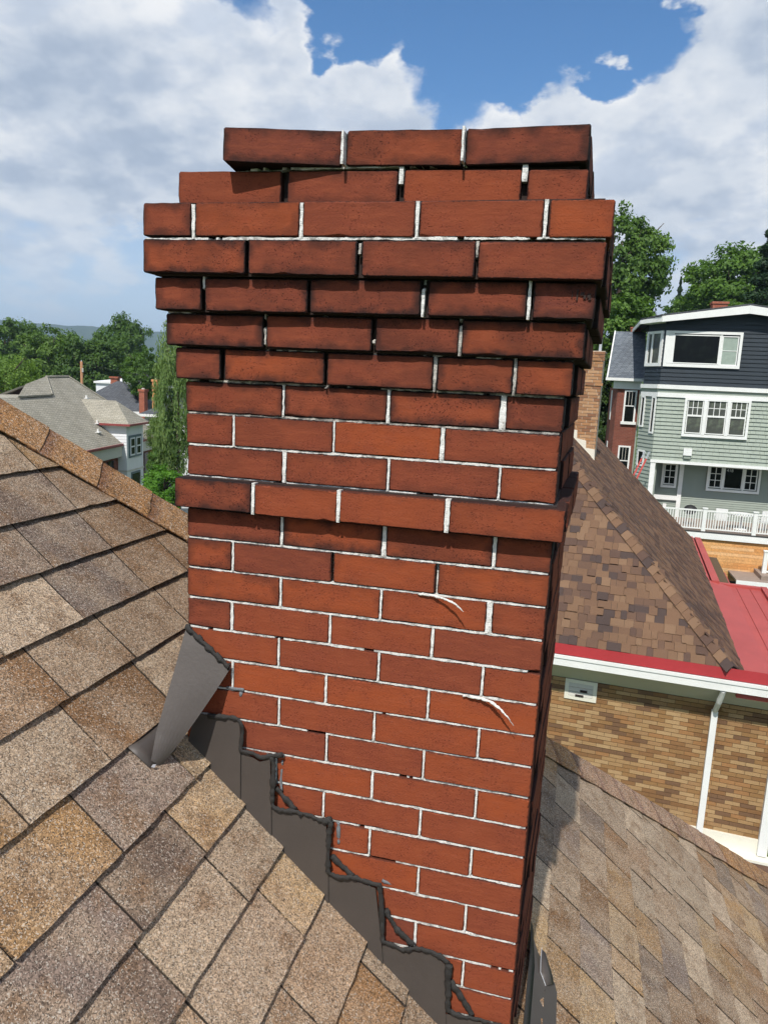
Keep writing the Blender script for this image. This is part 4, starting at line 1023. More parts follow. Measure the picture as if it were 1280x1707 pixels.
v_ = hb('dryer_vent', M['trim'], [(4.95, 5.26, 29.86, 29.97, -2.10, -1.82)]); hb('vent_flap', M['sage2'], [(4.98, 5.24, 29.90, 29.97, -2.23, -2.105)], v_)
# recessed porch
hb('porch_beam', M['trim'], [(3.76, 9.5, 29.92, 30.10, -2.46, -2.35), (3.76, 9.5, 30.10, 31.0, -2.46, -2.42)])
hb('porch_post', M['trim'], [(3.78, 3.97, 29.94, 30.13, -4.76, -2.462)])
pw = hb('porch_wall', M['sage2'], [(3.80, 9.5, 31.03, 31.3, -6.6, -2.40)])
z = -4.75
while z < -2.48:
    mb = MB(); mb.slab([Hs(3.85, 30.985, z), Hs(9.5, 30.985, z), Hs(9.5, 31.012, z+.088), Hs(3.85, 31.012, z+.088)], (0, .02, 0)); mb.build('clapboard', M['sage2'], pw); z += .0905
w = window(4.35, 4.95, -3.54, -2.52, 30.96, [(4.48, 4.86, -3.37, -2.57, 2, 3, 'glass')], fr=.08)
hb('door_casing', M['trim'], [(5.03, 5.19, 30.93, 31.0, -4.75, -2.462)])
hb('porch_shelf', M['trim'], [(4.0, 5.03, 30.90, 31.0, -4.05, -3.87)])
hb('meter_box', M['trim'], [(4.52, 4.66, 30.90, 31.0, -4.42, -4.22)])
w = window(6.09, 8.08, -3.55, -2.50, 30.96, [(6.21, 6.61, -3.37, -2.57, 2, 3, 'glass'), (6.76, 7.39, -3.38, -2.57, 1, 1, 'glass'), (7.53, 7.92, -3.38, -2.57, 2, 3, 'glass')], fr=.08)
[hb('mullion', M['trim'], [b_], w) for b_ in ((6.65, 6.72, 30.90, 30.96, -3.45, -2.59), (7.43, 7.49, 30.90, 30.96, -3.45, -2.59))]
tcu = bpy.data.curves.new('house_number', 'FONT'); tcu.body = '418'; tcu.size = .20; tcu.extrude = .003
to = bpy.data.objects.new('tmp_text', tcu); COL.objects.link(to); bpy.context.view_layer.update()
me = bpy.data.meshes.new_from_object(to.evaluated_get(bpy.context.evaluated_depsgraph_get())); bpy.data.objects.remove(to)
me.name = 'house_number'; me.materials.clear(); me.materials.append(M['number'])
link('house_number', me, w, Matrix.Translation(Hs(6.80, 30.93, -2.73)) @ Matrix.Rotation(R(90), 4, 'X'))
# deck with white railing over a cedar skirt
dk = hb('deck', M['deck'], [(3.3, 9.5, 28.06, 31.0, -4.80, -4.74)])
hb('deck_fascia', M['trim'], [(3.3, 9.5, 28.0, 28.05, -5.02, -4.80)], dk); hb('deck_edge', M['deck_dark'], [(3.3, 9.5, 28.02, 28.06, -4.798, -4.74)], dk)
rl = hb('railing', M['trim'], [(3.3, 9.5, 28.05, 28.12, -4.0, -3.95), (3.3, 9.5, 28.06, 28.11, -4.67, -4.63)])
x = 3.4
while x < 9.4: hb('baluster', M['trim'], [(x, x+.034, 28.07, 28.10, -4.628, -4.002)], rl); x += .09
for x in (3.86, 5.63, 7.37, 9.11): hb('railing_post', M['trim'], [(x, x+.14, 28.02, 28.15, -4.74, -3.90), (x-.02, x+.16, 28.0, 28.17, -3.90, -3.865)], rl)
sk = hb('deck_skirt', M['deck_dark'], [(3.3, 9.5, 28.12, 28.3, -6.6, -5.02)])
z = -6.55
while z < -5.06:
    x = 3.3 - random.uniform(0, .8)
    while x < 9.4: Lb = random.uniform(1.2, 2.4); hb('skirt_board', M['cedar'], [(x+.004, min(x+Lb, 9.5), 28.09+random.uniform(0, .008), 28.12, z, z+.112)], sk); x += Lb
    z += .118
hb('landing', M['deck'], [(6.75, 7.9, 26.6, 28.08, -6.20, -6.14)]); hb('landing_fascia', M['trim'], [(6.75, 7.9, 26.56, 26.6, -6.38, -6.15)]); hb('step', M['deck'], [(7.62, 8.6, 26.9, 28.08, -6.14, -5.98)])
hb('stair_post', M['trim'], [(7.74, 7.88, 27.4, 27.53, -6.14, -5.20), (7.72, 7.90, 27.38, 27.55, -5.20, -5.15)]); hb('stair_rail', M['trim'], [(7.88, 9.4, 27.43, 27.49, -5.32, -5.26), (7.88, 9.4, 27.43, 27.49, -5.95, -5.90)])
# older brick wing behind with its slate-blue roof
bk = MB(); bk.slab([Hs(3.34, 33.0, z) for z in (0,)] + [Hs(2.40, 33.0, 0), Hs(2.23, 33.6, 0), Hs(2.23, 37, 0), Hs(3.34, 37, 0)], (0, 0, .001)); bk = MB()
pl = [(3.34, 33.0), (2.40, 33.0), (2.23, 33.6), (2.23, 37.0), (3.34, 37.0)]
bk.slab([Hs(x, y, -6.8) for x, y in pl], Hs(0, 0, .42)-Hs(0, 0, -6.8)); bk = bk.build('brick_wing', M['redbrick'], gh)
def bwin(x0, x1, z0, z1):
    mb = MB(); mb.box(x0, x1, 32.95, 33.01, z1-.07, z1, Hs); mb.box(x0, x0+.07, 32.95, 33.01, z0, z1-.07, Hs); mb.box(x1-.07, x1, 32.95, 33.01, z0, z1-.07, Hs); mb.box(x0-.06, x1+.06, 32.90, 33.01, z0-.12, z0, Hs); mb.box(x0+.07, x1-.07, 32.96, 33.0, (z0+z1)/2-.02, (z0+z1)/2+.02, Hs)
    w = mb.build('wing_window', M['trim'], gh); hb('pane', M['glass'], [(x0+.072, x1-.072, 32.975, 33.0, z0+.002, (z0+z1)/2-.022)], w); hb('pane', M['glass'], [(x0+.072, x1-.072, 32.975, 33.0, (z0+z1)/2+.022, z1-.072)], w)
    for i in (1, 2): x = x0+.072+(x1-x0-.144)*i/3; hb('muntin', M['soffit'], [(x-.008, x+.008, 32.965, 32.974, (z0+z1)/2+.02, z1-.07)], w)
bwin(2.70, 3.22, -1.02, .34); bwin(2.66, 3.18, -3.4, -2.08)
hb('wing_side_window', M['trim'], [(2.20, 2.225, 33.65, 34.4, -1.0, .3), (2.20, 2.225, 33.65, 34.4, -3.2, -2.0)])
mb = MB(); mb.slab([Hs(1.9, 32.8, .86), Hs(3.45, 32.6, .80), Hs(3.45, 34.9, 2.95), Hs(2.12, 34.9, 2.95)], (0, .04, -.05)); mb.build('wing_roof', M['slate'], gh)
mb = MB(); mb.slab([Hs(1.86, 32.8, .80), Hs(1.88, 32.8, .90), Hs(2.10, 34.9, 2.98), Hs(2.10, 34.9, 2.86)], (.06, 0, 0)); mb.box(1.84, 3.42, 32.62, 32.78, .72, .84, Hs); mb.box(2.2, 3.36, 32.9, 33.05, .38, .72, Hs); mb.build('wing_cornice', M['trim'], gh)
mb = MB(); mb.slab([Hs(1.95, 32.85, .86), Hs(2.14, 34.9, 2.90), Hs(2.14, 34.9, .86)], (.05, 0, 0)); mb.build('wing_gable', M['soffit'], gh)
hb('wing_chimney', M['redbrick2'], [(2.82, 3.26, 35.2, 35.6, 2.6, 3.12), (2.79, 3.29, 35.17, 35.63, 3.12, 3.18)])
hb('wing_downspout', M['sage2'], [(3.27, 3.33, 32.3, 32.36, -6, .4)])
# ladder
ld = thing('ladder', Hs(2.4, 28.7, -5.4), 'orange and silver extension ladder leaning up against the sage house', 'ladder')
a0, a1 = Hs(2.05, 28.5, -5.9), Hs(3.47, 29.3, -2.0); sx = Vector((.19, -.10, 0))
for sgn in (0, 1): mb = MB(); mb.bar(a0+sx*sgn, lerp(a0, a1, .93)+sx*sgn, .035, .07); mb.build('ladder_rail', M['ladder_red'], ld); mb = MB(); mb.bar(lerp(a0, a1, .93)+sx*sgn, a1+sx*sgn, .04, .075); mb.build('rail_tip', M['alu'], ld)
for i in range(1, 18): p = lerp(a0, a1, i/18); mb = MB(); mb.bar(p, p+sx, .03, .03); mb.build('rung', M['alu'], ld)
# things standing on the deck
def patio_chair(x, y, rz, lab):
    t = thing('patio_chair', Hs(x, y, -4.74), lab, 'chair', 'white patio chairs on the deck'); b0 = Hs(x, y, -4.74); Rm = Matrix.Rotation(rz, 3, 'Z')
    def bx(name, a): mb = MB(); mb.box(*a, lambda X, Y, Z: b0 + Rm @ Vector((X, Y, Z))); mb.build(name, M['trim'], t)
    bx('seat', (-.25, .25, -.25, .25, .40, .44)); bx('backrest', (-.25, .25, .22, .26, .46, .95))
    for sx_ in (-1, 1):
        for sy in (-1, 1): bx('leg', (sx_*.22-.02, sx_*.22+.02, sy*.22-.02, sy*.22+.02, 0, .40))
        bx('armrest', (sx_*.26-.03, sx_*.26+.03, -.24, .22, .60, .63))
patio_chair(6.45, 29.0, R(170), 'white patio chair behind the railing nearest the wide porch window'); patio_chair(8.0, 29.3, R(200), 'white patio chair behind the railing at the right edge')
gt = thing('patio_table', Hs(7.2, 29.2, -4.74), 'white round patio table behind the deck railing', 'table')
b0 = Hs(7.2, 29.2, -4.74); mb = MB(); mb.tube([b0+Vector((0, 0, .68)), b0+Vector((0, 0, .72))], .55, 24); mb.build('table_top', M['trim'], gt); mb = MB(); mb.tube([b0+Vector((0, 0, .05)), b0+Vector((0, 0, .68))], .04, 8); mb.tube([b0, b0+Vector((0, 0, .05))], [.3, .2], 16); mb.build('pedestal', M['trim'], gt)
gr = thing('kettle_grill', Hs(5.35, 29.2, -4.74), 'small black kettle grill behind the white deck railing', 'grill')
b0 = Hs(5.35, 29.2, -4.74)
mb = MB(); mb.tube([b0+Vector((0, 0, h)) for h in (.50, .54, .64, .74, .84, .92, .96)], [.05, .17, .27, .29, .26, .15, .03], 16); mb.build('kettle', M['wire'], gr, True)
for k in range(3): a = k*2.1; mb = MB(); mb.bar(b0+Vector((.12*math.cos(a), .12*math.sin(a), .56)), b0+Vector((.3*math.cos(a), .3*math.sin(a), 0)), .025, .025); mb.build('leg', M['alu'], gr)

# ------------------------------------------------------------------ houses on the left
LT = R(11); LU = Vector((math.cos(LT), math.sin(LT), 0)); LV = Vector((-math.sin(LT), math.cos(LT), 0)); LO = Vector((-28.48, 42.97, 0))
def Lh(u, v, z): return LO + LU*u + LV*v + Vector((0, 0, z))
lh = thing('grey_roofed_house', Lh(-5, 4, -15), 'large house with grey-tan shingle roof and a white bay with paired windows', 'house')
mb = MB(); mb.box(-11, -.62, -10.5, 7.2, -15.5, -4.8, Lh); lw = mb.build('wall', M['redbrick'], lh)
mb = MB(); mb.slab([Lh(-.3, -11, -4.72), Lh(-.3, 7.5, -4.72), Lh(-5.6, 3.4, -.48), Lh(-5.55, .2, -.52), Lh(-4.1, -1.9, -1.68), Lh(-4.1, -11, -1.68)], (0, 0, -.12))
mb.slab([Lh(-.3, 7.5, -4.72), Lh(-11, 7.5, -4.72), Lh(-5.6, 3.4, -.48)], (0, 0, -.12)); mb.slab([Lh(-5.6, 3.4, -.48), Lh(-11, 7.5, -4.72), Lh(-11, -11, -4.72), Lh(-5.55, .2, -.52)], (0, 0, -.12))
mb.slab([Lh(-4.1, -11, -1.68), Lh(-4.1, -1.9, -1.68), Lh(-7.3, -1.9, -1.70), Lh(-7.3, -11, -1.70)], (0, 0, -.12))
lr = mb.build('roof', M['greyroof'], lh)
mb = MB(); mb.slab([Lh(-5.52, .25, -.45), Lh(-4.0, -2.2, -1.56), Lh(-3.95, -6.2, -1.60), Lh(-4.9, -3.6, -.95)], (0, 0, -.10)); mb.build('front_hip', M['greyroof'], lr)
for pts in ([Lh(-5.60, 3.4, -.46), Lh(-5.55, .2, -.50)], [Lh(-5.55, .2, -.50), Lh(-4.05, -2.0, -1.60)], [Lh(-5.6, 3.4, -.46), Lh(-.35, 7.45, -4.70)]):
    mb = MB(); mb.tube(pts, .09, 6); mb.build('ridge_cap', M['greyroof'], lr)
mb = MB(); mb.box(-.32, -.20, -11, 7.6, -4.87, -4.71, Lh); mb.build('gutter', M['maroon'], lh)
mb = MB(); mb.box(-.62, -.33, -10.6, 7.3, -5.6, -4.86, Lh); mb.build('frieze', M['soffit'], lh)
for v in (-3.2, -1.7, 4.6): mb = MB(); mb.box(-.61, -.56, v, v+.85, -7.6, -5.8, Lh); mb.build('window', M['glass'], lh)
for u, v, z in ((-3.75, 2.2, -1.90), (-1.85, -.35, -3.42), (-1.25, -1.6, -3.90)):
    mb = MB(); mb.tube([Lh(u, v, z-.3), Lh(u, v, z+.22)], .06, 8); mb.box(u-.16, u+.16, v-.2, v+.2, z-.02, z+.03, Lh); mb.build('roof_vent', M['trim'], lr)
by = MB(); by.box(-2.4, 0, 0, 2.9, -15.5, -3.45, Lh); by = by.build('bay', M['white_side'], lh)
for z in np.arange(-9.0, -3.5, .19):
    mb = MB(); mb.slab([Lh(-1.9, -.028, z), Lh(.0, -.028, z), Lh(.0, -.004, z+.185), Lh(-1.9, -.004, z+.185)], LV*.004); mb.build('siding_board', M['white_side'], by)
mb = MB(); mb.slab([Lh(.34, -.36, -3.42), Lh(.34, 3.26, -3.42), Lh(-1.3, 1.45, -1.93)], (0, 0, -.08)); mb.slab([Lh(.34, -.36, -3.42), Lh(-1.3, 1.45, -1.93), Lh(-3.85, 1.45, -1.93), Lh(-2.0, -.36, -3.42)], (0, 0, -.08)); mb.slab([Lh(.34, 3.26, -3.42), Lh(-2.0, 3.26, -3.42), Lh(-3.85, 1.45, -1.93), Lh(-1.3, 1.45, -1.93)], (0, 0, -.08)); mb.build('bay_roof', M['greyroof'], lh)
mb = MB(); mb.box(-2.0, .40, -.42, -.34, -3.52, -3.38, Lh); mb.box(.34, .42, -.34, 3.3, -3.52, -3.38, Lh); mb.build('bay_gutter', M['maroon'], lh)
mb = MB(); mb.slab([Lh(-1.9, -.34, -3.52), Lh(.34, -.34, -3.52), Lh(.34, 3.2, -3.52), Lh(-1.9, 3.2, -3.52)], (0, 0, .03)); mb.build('bay_soffit', M['white_side'], lh)
pw_ = MB(); pw_.box(.004, .06, .30, 2.50, -5.72, -4.20, Lh); pw_ = pw_.build('window', M['teal'], by)
for v0 in (.45, 1.50):
    mb = MB(); mb.box(.061, .085, v0, v0+.82, -5.58, -4.36, Lh); pf = mb.build('window_frame', M['white_side'], pw_) if False else mb.build('sash', M['white_side'], pw_)
    mb = MB(); mb.box(.086, .095, v0+.12, v0+.70, -4.92, -4.45, Lh); mb.build('pane', M['glass'], pw_); mb = MB(); mb.box(.086, .095, v0+.12, v0+.70, -5.48, -5.02, Lh); mb.build('pane', M['glass'], pw_)
mb = MB(); mb.box(.004, .05, .65, 2.25, -8.4, -6.75, Lh); lw2 = mb.build('window', M['teal'], by); mb = MB(); mb.box(.051, .06, .78, 2.12, -8.3, -6.88, Lh); mb.build('pane', M['glass'], lw2)
mb = MB(); mb.box(-1.95, .03, -.05, -.030, -6.66, -6.55, Lh); mb.box(.002, .035, -.03, 2.95, -6.66, -6.55, Lh); mb.build('belt_course', M['soffit'], by)

def simple_house(name, label, c, w, d, rz, z_base, z_eave, z_ridge, wall, roof_m, extra=None, over=.4, hip=True):
    t = thing(name, (c[0], c[1], z_base), label, 'house', 'far houses on the left', rz=rz); Rm = Matrix.Rotation(rz, 3, 'Z')
    def P(x, y, z): return Vector((c[0], c[1], 0)) + Rm @ Vector((x, y, 0)) + Vector((0, 0, z))
    mb = MB(); mb.box(-w/2, w/2, -d/2, d/2, z_base, z_eave, P); mb.build('wall', M[wall], t)
    a, b_ = w/2+over, d/2+over; r_ = max(.2, a-b_) if hip else a
    mb = MB(); mb.slab([P(-a, -b_, z_eave), P(a, -b_, z_eave), P(r_, 0, z_ridge), P(-r_, 0, z_ridge)], (0, 0, -.1)); mb.slab([P(a, b_, z_eave), P(-a, b_, z_eave), P(-r_, 0, z_ridge), P(r_, 0, z_ridge)], (0, 0, -.1))
    if hip: mb.slab([P(a, -b_, z_eave), P(a, b_, z_eave), P(r_, 0, z_ridge)], (0, 0, -.1)); mb.slab([P(-a, b_, z_eave), P(-a, -b_, z_eave), P(-r_, 0, z_ridge)], (0, 0, -.1))
    mb.build('roof', M[roof_m], t)
    if not hip:
        for s in (-1, 1): mb = MB(); mb.slab([P(s*w/2, -d/2, z_eave), P(s*w/2, d/2, z_eave), P(s*w/2, 0, z_ridge-.15)], Rm @ Vector((-s*.1, 0, 0))); mb.build('gable', M[wall], t)
    mb = MB(); mb.box(-a, a, -b_-.1, -b_, z_eave-.2, z_eave, P); mb.box(a, a+.1, -b_, b_, z_eave-.2, z_eave, P); mb.box(-a-.1, -a, -b_, b_, z_eave-.2, z_eave, P); mb.build('gutter', M['trim'], t)
    for i, x in enumerate((-w*.3, w*.02, w*.3)):
        mb = MB(); mb.box(x-.45, x+.45, -d/2-.04, -d/2+.02, z_eave-2.3, z_eave-.8, P); wn = mb.build('window', M['trim'], t); mb = MB(); mb.box(x-.37, x+.37, -d/2-.05, -d/2-.04, z_eave-2.2, z_eave-.9, P); mb.build('pane', M['glass'], wn)
    return t, P
t, P = simple_house('charcoal_roofed_house', 'house with charcoal hip roof and brick chimney behind the grey-roofed house', (-42.4, 63.0), 7.0, 6.5, R(12), -15, -3.6, -.95, 'white_side', 'darkroof')
mb = MB(); mb.box(-44.1+42.4, -43.4+42.4, 2.0, 2.7, -3, -.72, P); mb.box(-44.2+42.4, -43.3+42.4, 1.9, 2.8, -.72, -.55, P); mb.build('chimney', M['redbrick2'], t)
simple_house('white_topped_house', 'pale house with white flat top showing just above the charcoal roof', (-47.0, 70.5), 4.2, 4.0, R(12), -15, -1.15, -.80, 'white_side', 'white_side', over=.1)
simple_house('gabled_house', 'white gabled house with grey roof among the far trees', (-54.2, 86.0), 4.0, 5.0, R(75), -14, -1.8, -.15, 'white_side', 'darkroof', hip=False)
t, P = simple_house('white_eaved_house', 'house with dark grey roof and wide white eaves seen beside the chimney', (-30.2, 53.6), 4.6, 4.6, R(8), -15, -3.15, -1.85, 'white_side', 'darkroof', over=.35)
def stack(name, label, c, w, z0, z1, mat):
    t = thing(name, (c[0], c[1], z0), label, 'chimney', 'far brick chimneys on the left')
    mb = MB(); mb.box(c[0]-w/2, c[0]+w/2, c[1]-w/2, c[1]+w/2, z0, z1-.18); mb.build('shaft', M[mat], t); mb = MB(); mb.box(c[0]-w/2-.06, c[0]+w/2+.06, c[1]-w/2-.06, c[1]+w/2+.06, z1-.18, z1); mb.build('cap', M[mat], t)
    mb = MB(); mb.tube([(c[0], c[1], z1), (c[0], c[1], z1+.1)], w*.25, 8); mb.build('flue', M['soffit'], t)
stack('far_chimney', 'plain red brick chimney rising left of the taller orange one', (-33.25, 52.6), .48, -9, -1.30, 'redbrick2')
stack('far_chimney', 'orange brick chimney with a wider cap among the left trees', (-33.45, 54.9), .50, -9, -.50, 'orange')
simple_house('flat_shed', 'small brick shed with pale flat roof left of the grey-roofed house', (-43.6, 53.5), 1.9, 2.0, R(12), -15, -1.62, -1.48, 'redbrick2', 'white_side', over=.1)
up_ = thing('utility_pole', (-43.35, 58.6, -15), 'brown wooden utility pole standing against the dark trees', 'pole')
mb = MB(); mb.tube([(-43.35, 58.6, -15), (-43.35, 58.6, .74)], [.15, .11], 10); mb.build('shaft', M['wood_pole'], up_, True); mb = MB(); mb.tube([(-43.35, 58.6, .74), (-43.35, 58.6, .86)], [.05, .03], 8); mb.build('insulator', M['alu'], up_)
mb = MB(); mb.tube([(-43.2, 58.55, -.2), (-43.2, 58.55, .15)], .09, 8); mb.build('junction_box', M['soffit'], up_)
def sag(a, b_, s, n=16): return [lerp(a, b_, i/n) + Vector((0, 0, -s*4*(i/n)*(1-i/n))) for i in range(n+1)]
mb = MB(); mb.tube(sag((-43.35, 58.6, .6), (-22.0, 66.0, -.2), .9), .014, 5); tag(mb.build('power_wire', M['wire'], None), 'thin dark wire sagging from the utility pole towards the chimney', 'wire')
mb = MB(); mb.tube(sag((-43.35, 58.6, .2), (-33.0, 45.0, -5.2), .5), .012, 5); tag(mb.build('service_wire', M['wire'], None), 'thin service wire dropping from the utility pole to the grey-roofed house', 'wire')
pv_ = thing('porch_fence', (-26.2, 45.2, -8), 'short white picket fence in the greenery beside the chimney band', 'fence')
for i in range(6): mb = MB(); mb.box(-26.7+i*.19, -26.58+i*.19, 45.05, 45.09, -7.2, -6.3); mb.build('picket', M['trim'], pv_)
for z in (-6.95, -6.5): mb = MB(); mb.box(-26.75, -25.6, 45.09, 45.12, z, z+.08); mb.build('rail', M['trim'], pv_)

# ------------------------------------------------------------------ trees
def leaves(n, clumps, leaf, seed, squash=1.0, shell=.55, top_bias=0.0, drop=0.0):
    """crown of leaf faces gathered in clumps through a lumpy unit ellipsoid"""
    rg = np.random.default_rng(seed)
    d = rg.normal(size=(clumps, 3)); d /= np.linalg.norm(d, axis=1)[:, None]
    lump = np.array([.80 + .30*mnoise.noise(Vector(v*1.9)+Vector((seed, 0, 0))) + .16*mnoise.noise(Vector(v*4.3)+Vector((seed, 5, 0))) for v in d])
    rad = (rg.random(clumps)**(1/3)*(1-shell)+shell)*lump
    cen = d*rad[:, None]; cen[:, 2] *= squash
    size = rg.uniform(.10, .21, clumps)
    idx = rg.integers(0, clumps, n)
    off = rg.normal(size=(n, 3)); off /= np.linalg.norm(off, axis=1)[:, None]; off *= (rg.random(n)**.45)[:, None]
    off[:, 2] = off[:, 2]*.75 - drop*rg.random(n)
    pos = cen[idx] + off*size[idx][:, None]
    out = pos/np.maximum(np.linalg.norm(pos, axis=1), 1e-6)[:, None]
    nrm = out*.55 + off*.6 + rg.normal(size=(n, 3))*.55 + np.array([0, 0, .35]); nrm /= np.linalg.norm(nrm, axis=1)[:, None]
    t = np.cross(nrm, rg.normal(size=(n, 3))); t /= np.linalg.norm(t, axis=1)[:, None]; b_ = np.cross(nrm, t)
    L = leaf*rg.uniform(.6, 1.35, n)[:, None]
    q = np.stack([pos - t*L, pos + b_*L*.55 + nrm*L*.12, pos + t*L, pos - b_*L*.55 + nrm*L*.12], 1)
    return q.reshape(-1, 3), n
def quads_mesh(name, v, n, mat):
    me = bpy.data.meshes.new(name); me.vertices.add(len(v)); me.vertices.foreach_set('co', v.astype(np.float32).ravel())
    me.loops.add(4*n); me.loops.foreach_set('vertex_index', np.arange(4*n, dtype=np.int32)); me.polygons.add(n)
    me.polygons.foreach_set('loop_start', np.arange(0, 4*n, 4, dtype=np.int32)); me.polygons.foreach_set('loop_total', np.full(n, 4, dtype=np.int32)); me.update(); me.validate()
    me.materials.append(mat); return me
LM = leaf_mat('broad_leaves', (.046, .100, .016), (.135, .225, .038))
LP = leaf_mat('pale_leaves', (.080, .140, .032), (.180, .245, .075), .4)
LC = leaf_mat('conifer_needles', (.016, .042, .016), (.044, .082, .030), .15)
CR = [quads_mesh('crown', *leaves(22000, 260, .036, s, 1.0, .50), LM) for s in (1, 2, 3)]
CP = quads_mesh('crown', *leaves(15000, 260, .028, 9, 1.0, .35, drop=.9), LP)
def cone_leaves(n, seed, leaf=.03):
    rg = np.random.default_rng(seed); lay = rg.random(n)**.8; r = (1-lay)*.5*(.65+.35*np.cos(lay*60)) * rg.random(n)**.35
    a = rg.random(n)*2*np.pi; pos = np.stack([r*np.cos(a), r*np.sin(a), lay*2-1-.12*r], 1)
    nrm = rg.normal(size=(n, 3)) + np.array([0, 0, .6]); nrm /= np.linalg.norm(nrm, axis=1)[:, None]; t = np.cross(nrm, rg.normal(size=(n, 3))); t /= np.linalg.norm(t, axis=1)[:, None]; b_ = np.cross(nrm, t); L = leaf*rg.uniform(.6, 1.4, n)[:, None]
    return np.stack([pos-t*L, pos+b_*L*.4, pos+t*L, pos-b_*L*.4], 1).reshape(-1, 3), n
CC = quads_mesh('crown', *cone_leaves(9000, 4), LC)
def tree(name, label, c, rx, ry, rz, mesh, tint=(1, 1, 1), rot=0.0, limbs=True, cat='tree', group=None):
    """c is the middle of the crown"""
    zb = terrain_z(c[0], c[1]) - .2
    t = thing(name, (c[0], c[1], zb), label, cat, group)
    o = link('crown', mesh, t, Matrix.Translation(c) @ Matrix.Rotation(rot, 4, 'Z') @ Matrix.Diagonal((rx, ry, rz, 1))); o.color = (*tint, 1)
    mb = MB(); r0 = max(.12, rx*.07); top = c[2]+rz*.45
    mb.tube([(c[0], c[1], zb), (c[0]+.05*rx, c[1], (zb+c[2])/2), (c[0], c[1], c[2]), (c[0]-.04*rx, c[1], top)], [r0*1.3, r0, r0*.7, r0*.15], 8)
    if limbs:
        for i in range(6):
            a = i*1.05+rot; z0 = c[2]-rz*.7+i*rz*.18
            mb.tube([(c[0], c[1], z0), (c[0]+math.cos(a)*rx*.35, c[1]+math.sin(a)*rx*.35, z0+rz*.22), (c[0]+math.cos(a)*rx*.65, c[1]+math.sin(a)*rx*.65, z0+rz*.5)], [r0*.45, r0*.3, r0*.08], 6)
    mb.build('trunk', M['bark'], t, True); return t
def at(px, py, dist): return CAM + pdir(px, py)*dist
def ptree(name, label, px, py, dist, wpx, hpx, mesh, **k):
    c = at(px, py, dist); s = dist/1237.3
    k.setdefault('group', 'garden bushes beside the chimney' if k.get('cat') == 'bush' else TREE_GROUP)
    return tree(name, label, c, wpx*s/2, wpx*s/2, hpx*s/2, mesh, **k)
TREE_GROUP = 'trees beyond the roofs on the left'
# left
ptree('broadleaf_tree', 'rounded mid-green tree left of the dark one beyond the grey roof', 84, 615, 105, 135, 130, CR[0], rot=.3)
ptree('broadleaf_tree', 'dark round tree directly behind the utility pole', 158, 620, 98, 125, 130, CR[1], tint=(.72, .78, .8), rot=1.4)
ptree('broadleaf_tree', 'tall tree with a high crown right of the dark round tree', 208, 600, 125, 95, 145, CR[2], tint=(.82, .9, .85), rot=2.2)
ptree('broadleaf_tree', 'far tree at the left edge rising above the hill line', 12, 600, 135, 130, 140, CR[1], tint=(.9, .95, .9), rot=3.1)
ptree('broadleaf_tree', 'far tree between the left edge tree and the hill', 62, 600, 150, 90, 100, CR[2], tint=(.85, .9, .9), rot=4.1)
ptree('light_green_tree', 'bright yellow-green tree at the left edge behind the near roof', 12, 640, 62, 130, 110, CP, tint=(1.05, 1.2, .7), rot=.8)
ptree('light_green_tree', 'small bright shrub-like tree beside the pale flat shed', 62, 655, 64, 70, 70, CP, tint=(.85, 1.05, .6), rot=1.9)
ptree('drooping_tree', 'tall pale green drooping tree half hidden by the chimney', 296, 660, 46, 92, 300, CP, tint=(1.35, 1.35, 1.45), rot=.5)
ptree('garden_bush', 'bright green bush low beside the chimney band', 276, 815, 42, 80, 80, CR[0], tint=(1.15, 1.5, .8), rot=2.0, cat='bush')
ptree('broadleaf_tree', 'dark tree standing behind the orange brick chimney', 240, 625, 75, 70, 90, CR[0], tint=(.8, .9, .8), rot=5.0)
TREE_GROUP = 'trees behind the houses on the right'
# right
ptree('broadleaf_tree', 'big leafy tree rising right of the chimney shoulder', 1035, 455, 62, 165, 200, CR[0], tint=(.95, 1.0, .95), rot=.9)
ptree('broadleaf_tree', 'lower leafy tree in front of the big one beside the slate roof', 1020, 570, 52, 160, 165, CR[1], tint=(1.0, 1.08, .9), rot=2.6)
ptree('broadleaf_tree', 'dark tree filling the gap between chimney and brick wing', 985, 690, 50, 150, 200, CR[2], tint=(.45, .5, .5), rot=.2)
ptree('broadleaf_tree', 'wide leafy tree above the navy gable on the right', 1222, 490, 80, 160, 150, CR[2], tint=(.95, 1.05, .8), rot=1.2)
ptree('light_green_tree', 'small yellow-green tree peeking over the navy gable', 1165, 515, 92, 75, 80, CP, tint=(.75, .85, .55), rot=3.3)
ptree('conifer', 'dark conifer between the big tree and the navy gable', 1128, 525, 100, 90, 110, CC, rot=.4, limbs=False)
ptree('conifer', 'dark tall conifer cut by the right edge of the picture', 1276, 470, 66, 210, 200, CC, tint=(.8, .9, .9), rot=1.4, limbs=False)
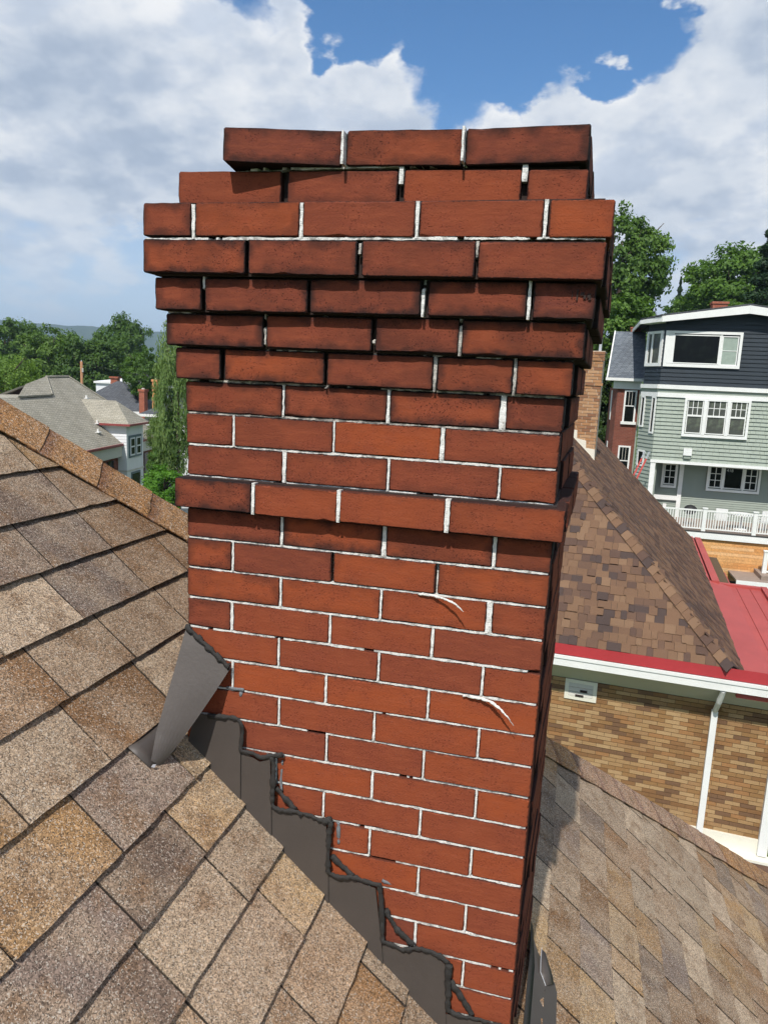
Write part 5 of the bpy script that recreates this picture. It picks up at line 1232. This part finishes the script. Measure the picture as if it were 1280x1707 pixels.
ptree('broadleaf_tree', 'leafy tree low behind the navy roof ridge at the right', 1250, 540, 74, 110, 80, CR[1], tint=(.9, 1.0, .75), rot=4.4)
ptree('broadleaf_tree', 'leafy tree behind the navy gable left of the widest crown', 1180, 530, 86, 110, 120, CR[0], tint=(.9, 1.0, .85), rot=2.4)
ptree('garden_bush', 'dark green shrub below the white eaves beside the chimney', 272, 775, 47, 62, 75, CR[2], tint=(.8, .95, .7), rot=1.0, cat='bush')
ptree('light_green_tree', 'pale leafy tree in front of the white-eaved house', 272, 725, 48, 62, 90, CP, tint=(.9, 1.0, .8), rot=2.7)
ptree('broadleaf_tree', 'low leafy tree filling the dip beside the dark conifer', 1146, 545, 96, 95, 95, CR[1], tint=(.85, .98, .75), rot=.7)
# wood beyond, one mass
vv, nn = [], 0
rg = np.random.default_rng(77)
for i in range(150):
    a = R(-62) + (R(52)-R(-62))*rg.random(); d = rg.uniform(150, 330)
    x, y = CAM.x+math.sin(a)*d, CAM.y+math.cos(a)*d
    if -.62 < a < -.54 and d < 260: pass
    h = rg.uniform(12, 17) * (1.25 if a > .1 else 1.0); zc_ = terrain_z(x, y)+h*.55; w = rg.uniform(5, 8)
    q, n = leaves(1500, 60, .10, 100+i, 1.0, .5); q = q*np.array([w, w, h*.52]) + np.array([x, y, zc_]); vv.append(q); nn += n
o = link('woods', quads_mesh('woods', np.concatenate(vv), nn, LM)); o.color = (.8, .9, .85, 1); tag(o, 'far wooded slope of mixed green trees along the skyline', 'woods', kind='stuff')

# ------------------------------------------------------------------ air
hz = MB(); hz.box(-6100, 6100, -6100, 6100, -60, 185); 
hm = bpy.data.materials.new('summer_haze'); hm.use_nodes = True; T = NT(hm.node_tree)
for nd in list(T.n): T.n.remove(nd)
pvn = T.new('ShaderNodeVolumePrincipled'); pvn.inputs['Color'].default_value = (.64, .81, 1.0, 1); pvn.inputs['Density'].default_value = 2.7e-4; pvn.inputs['Anisotropy'].default_value = .25
T.l.new(pvn.outputs[0], T.new('ShaderNodeOutputMaterial').inputs['Volume'])
tag(hz.build('haze', hm, None, at=(0, 0, -60)), kind='stuff')
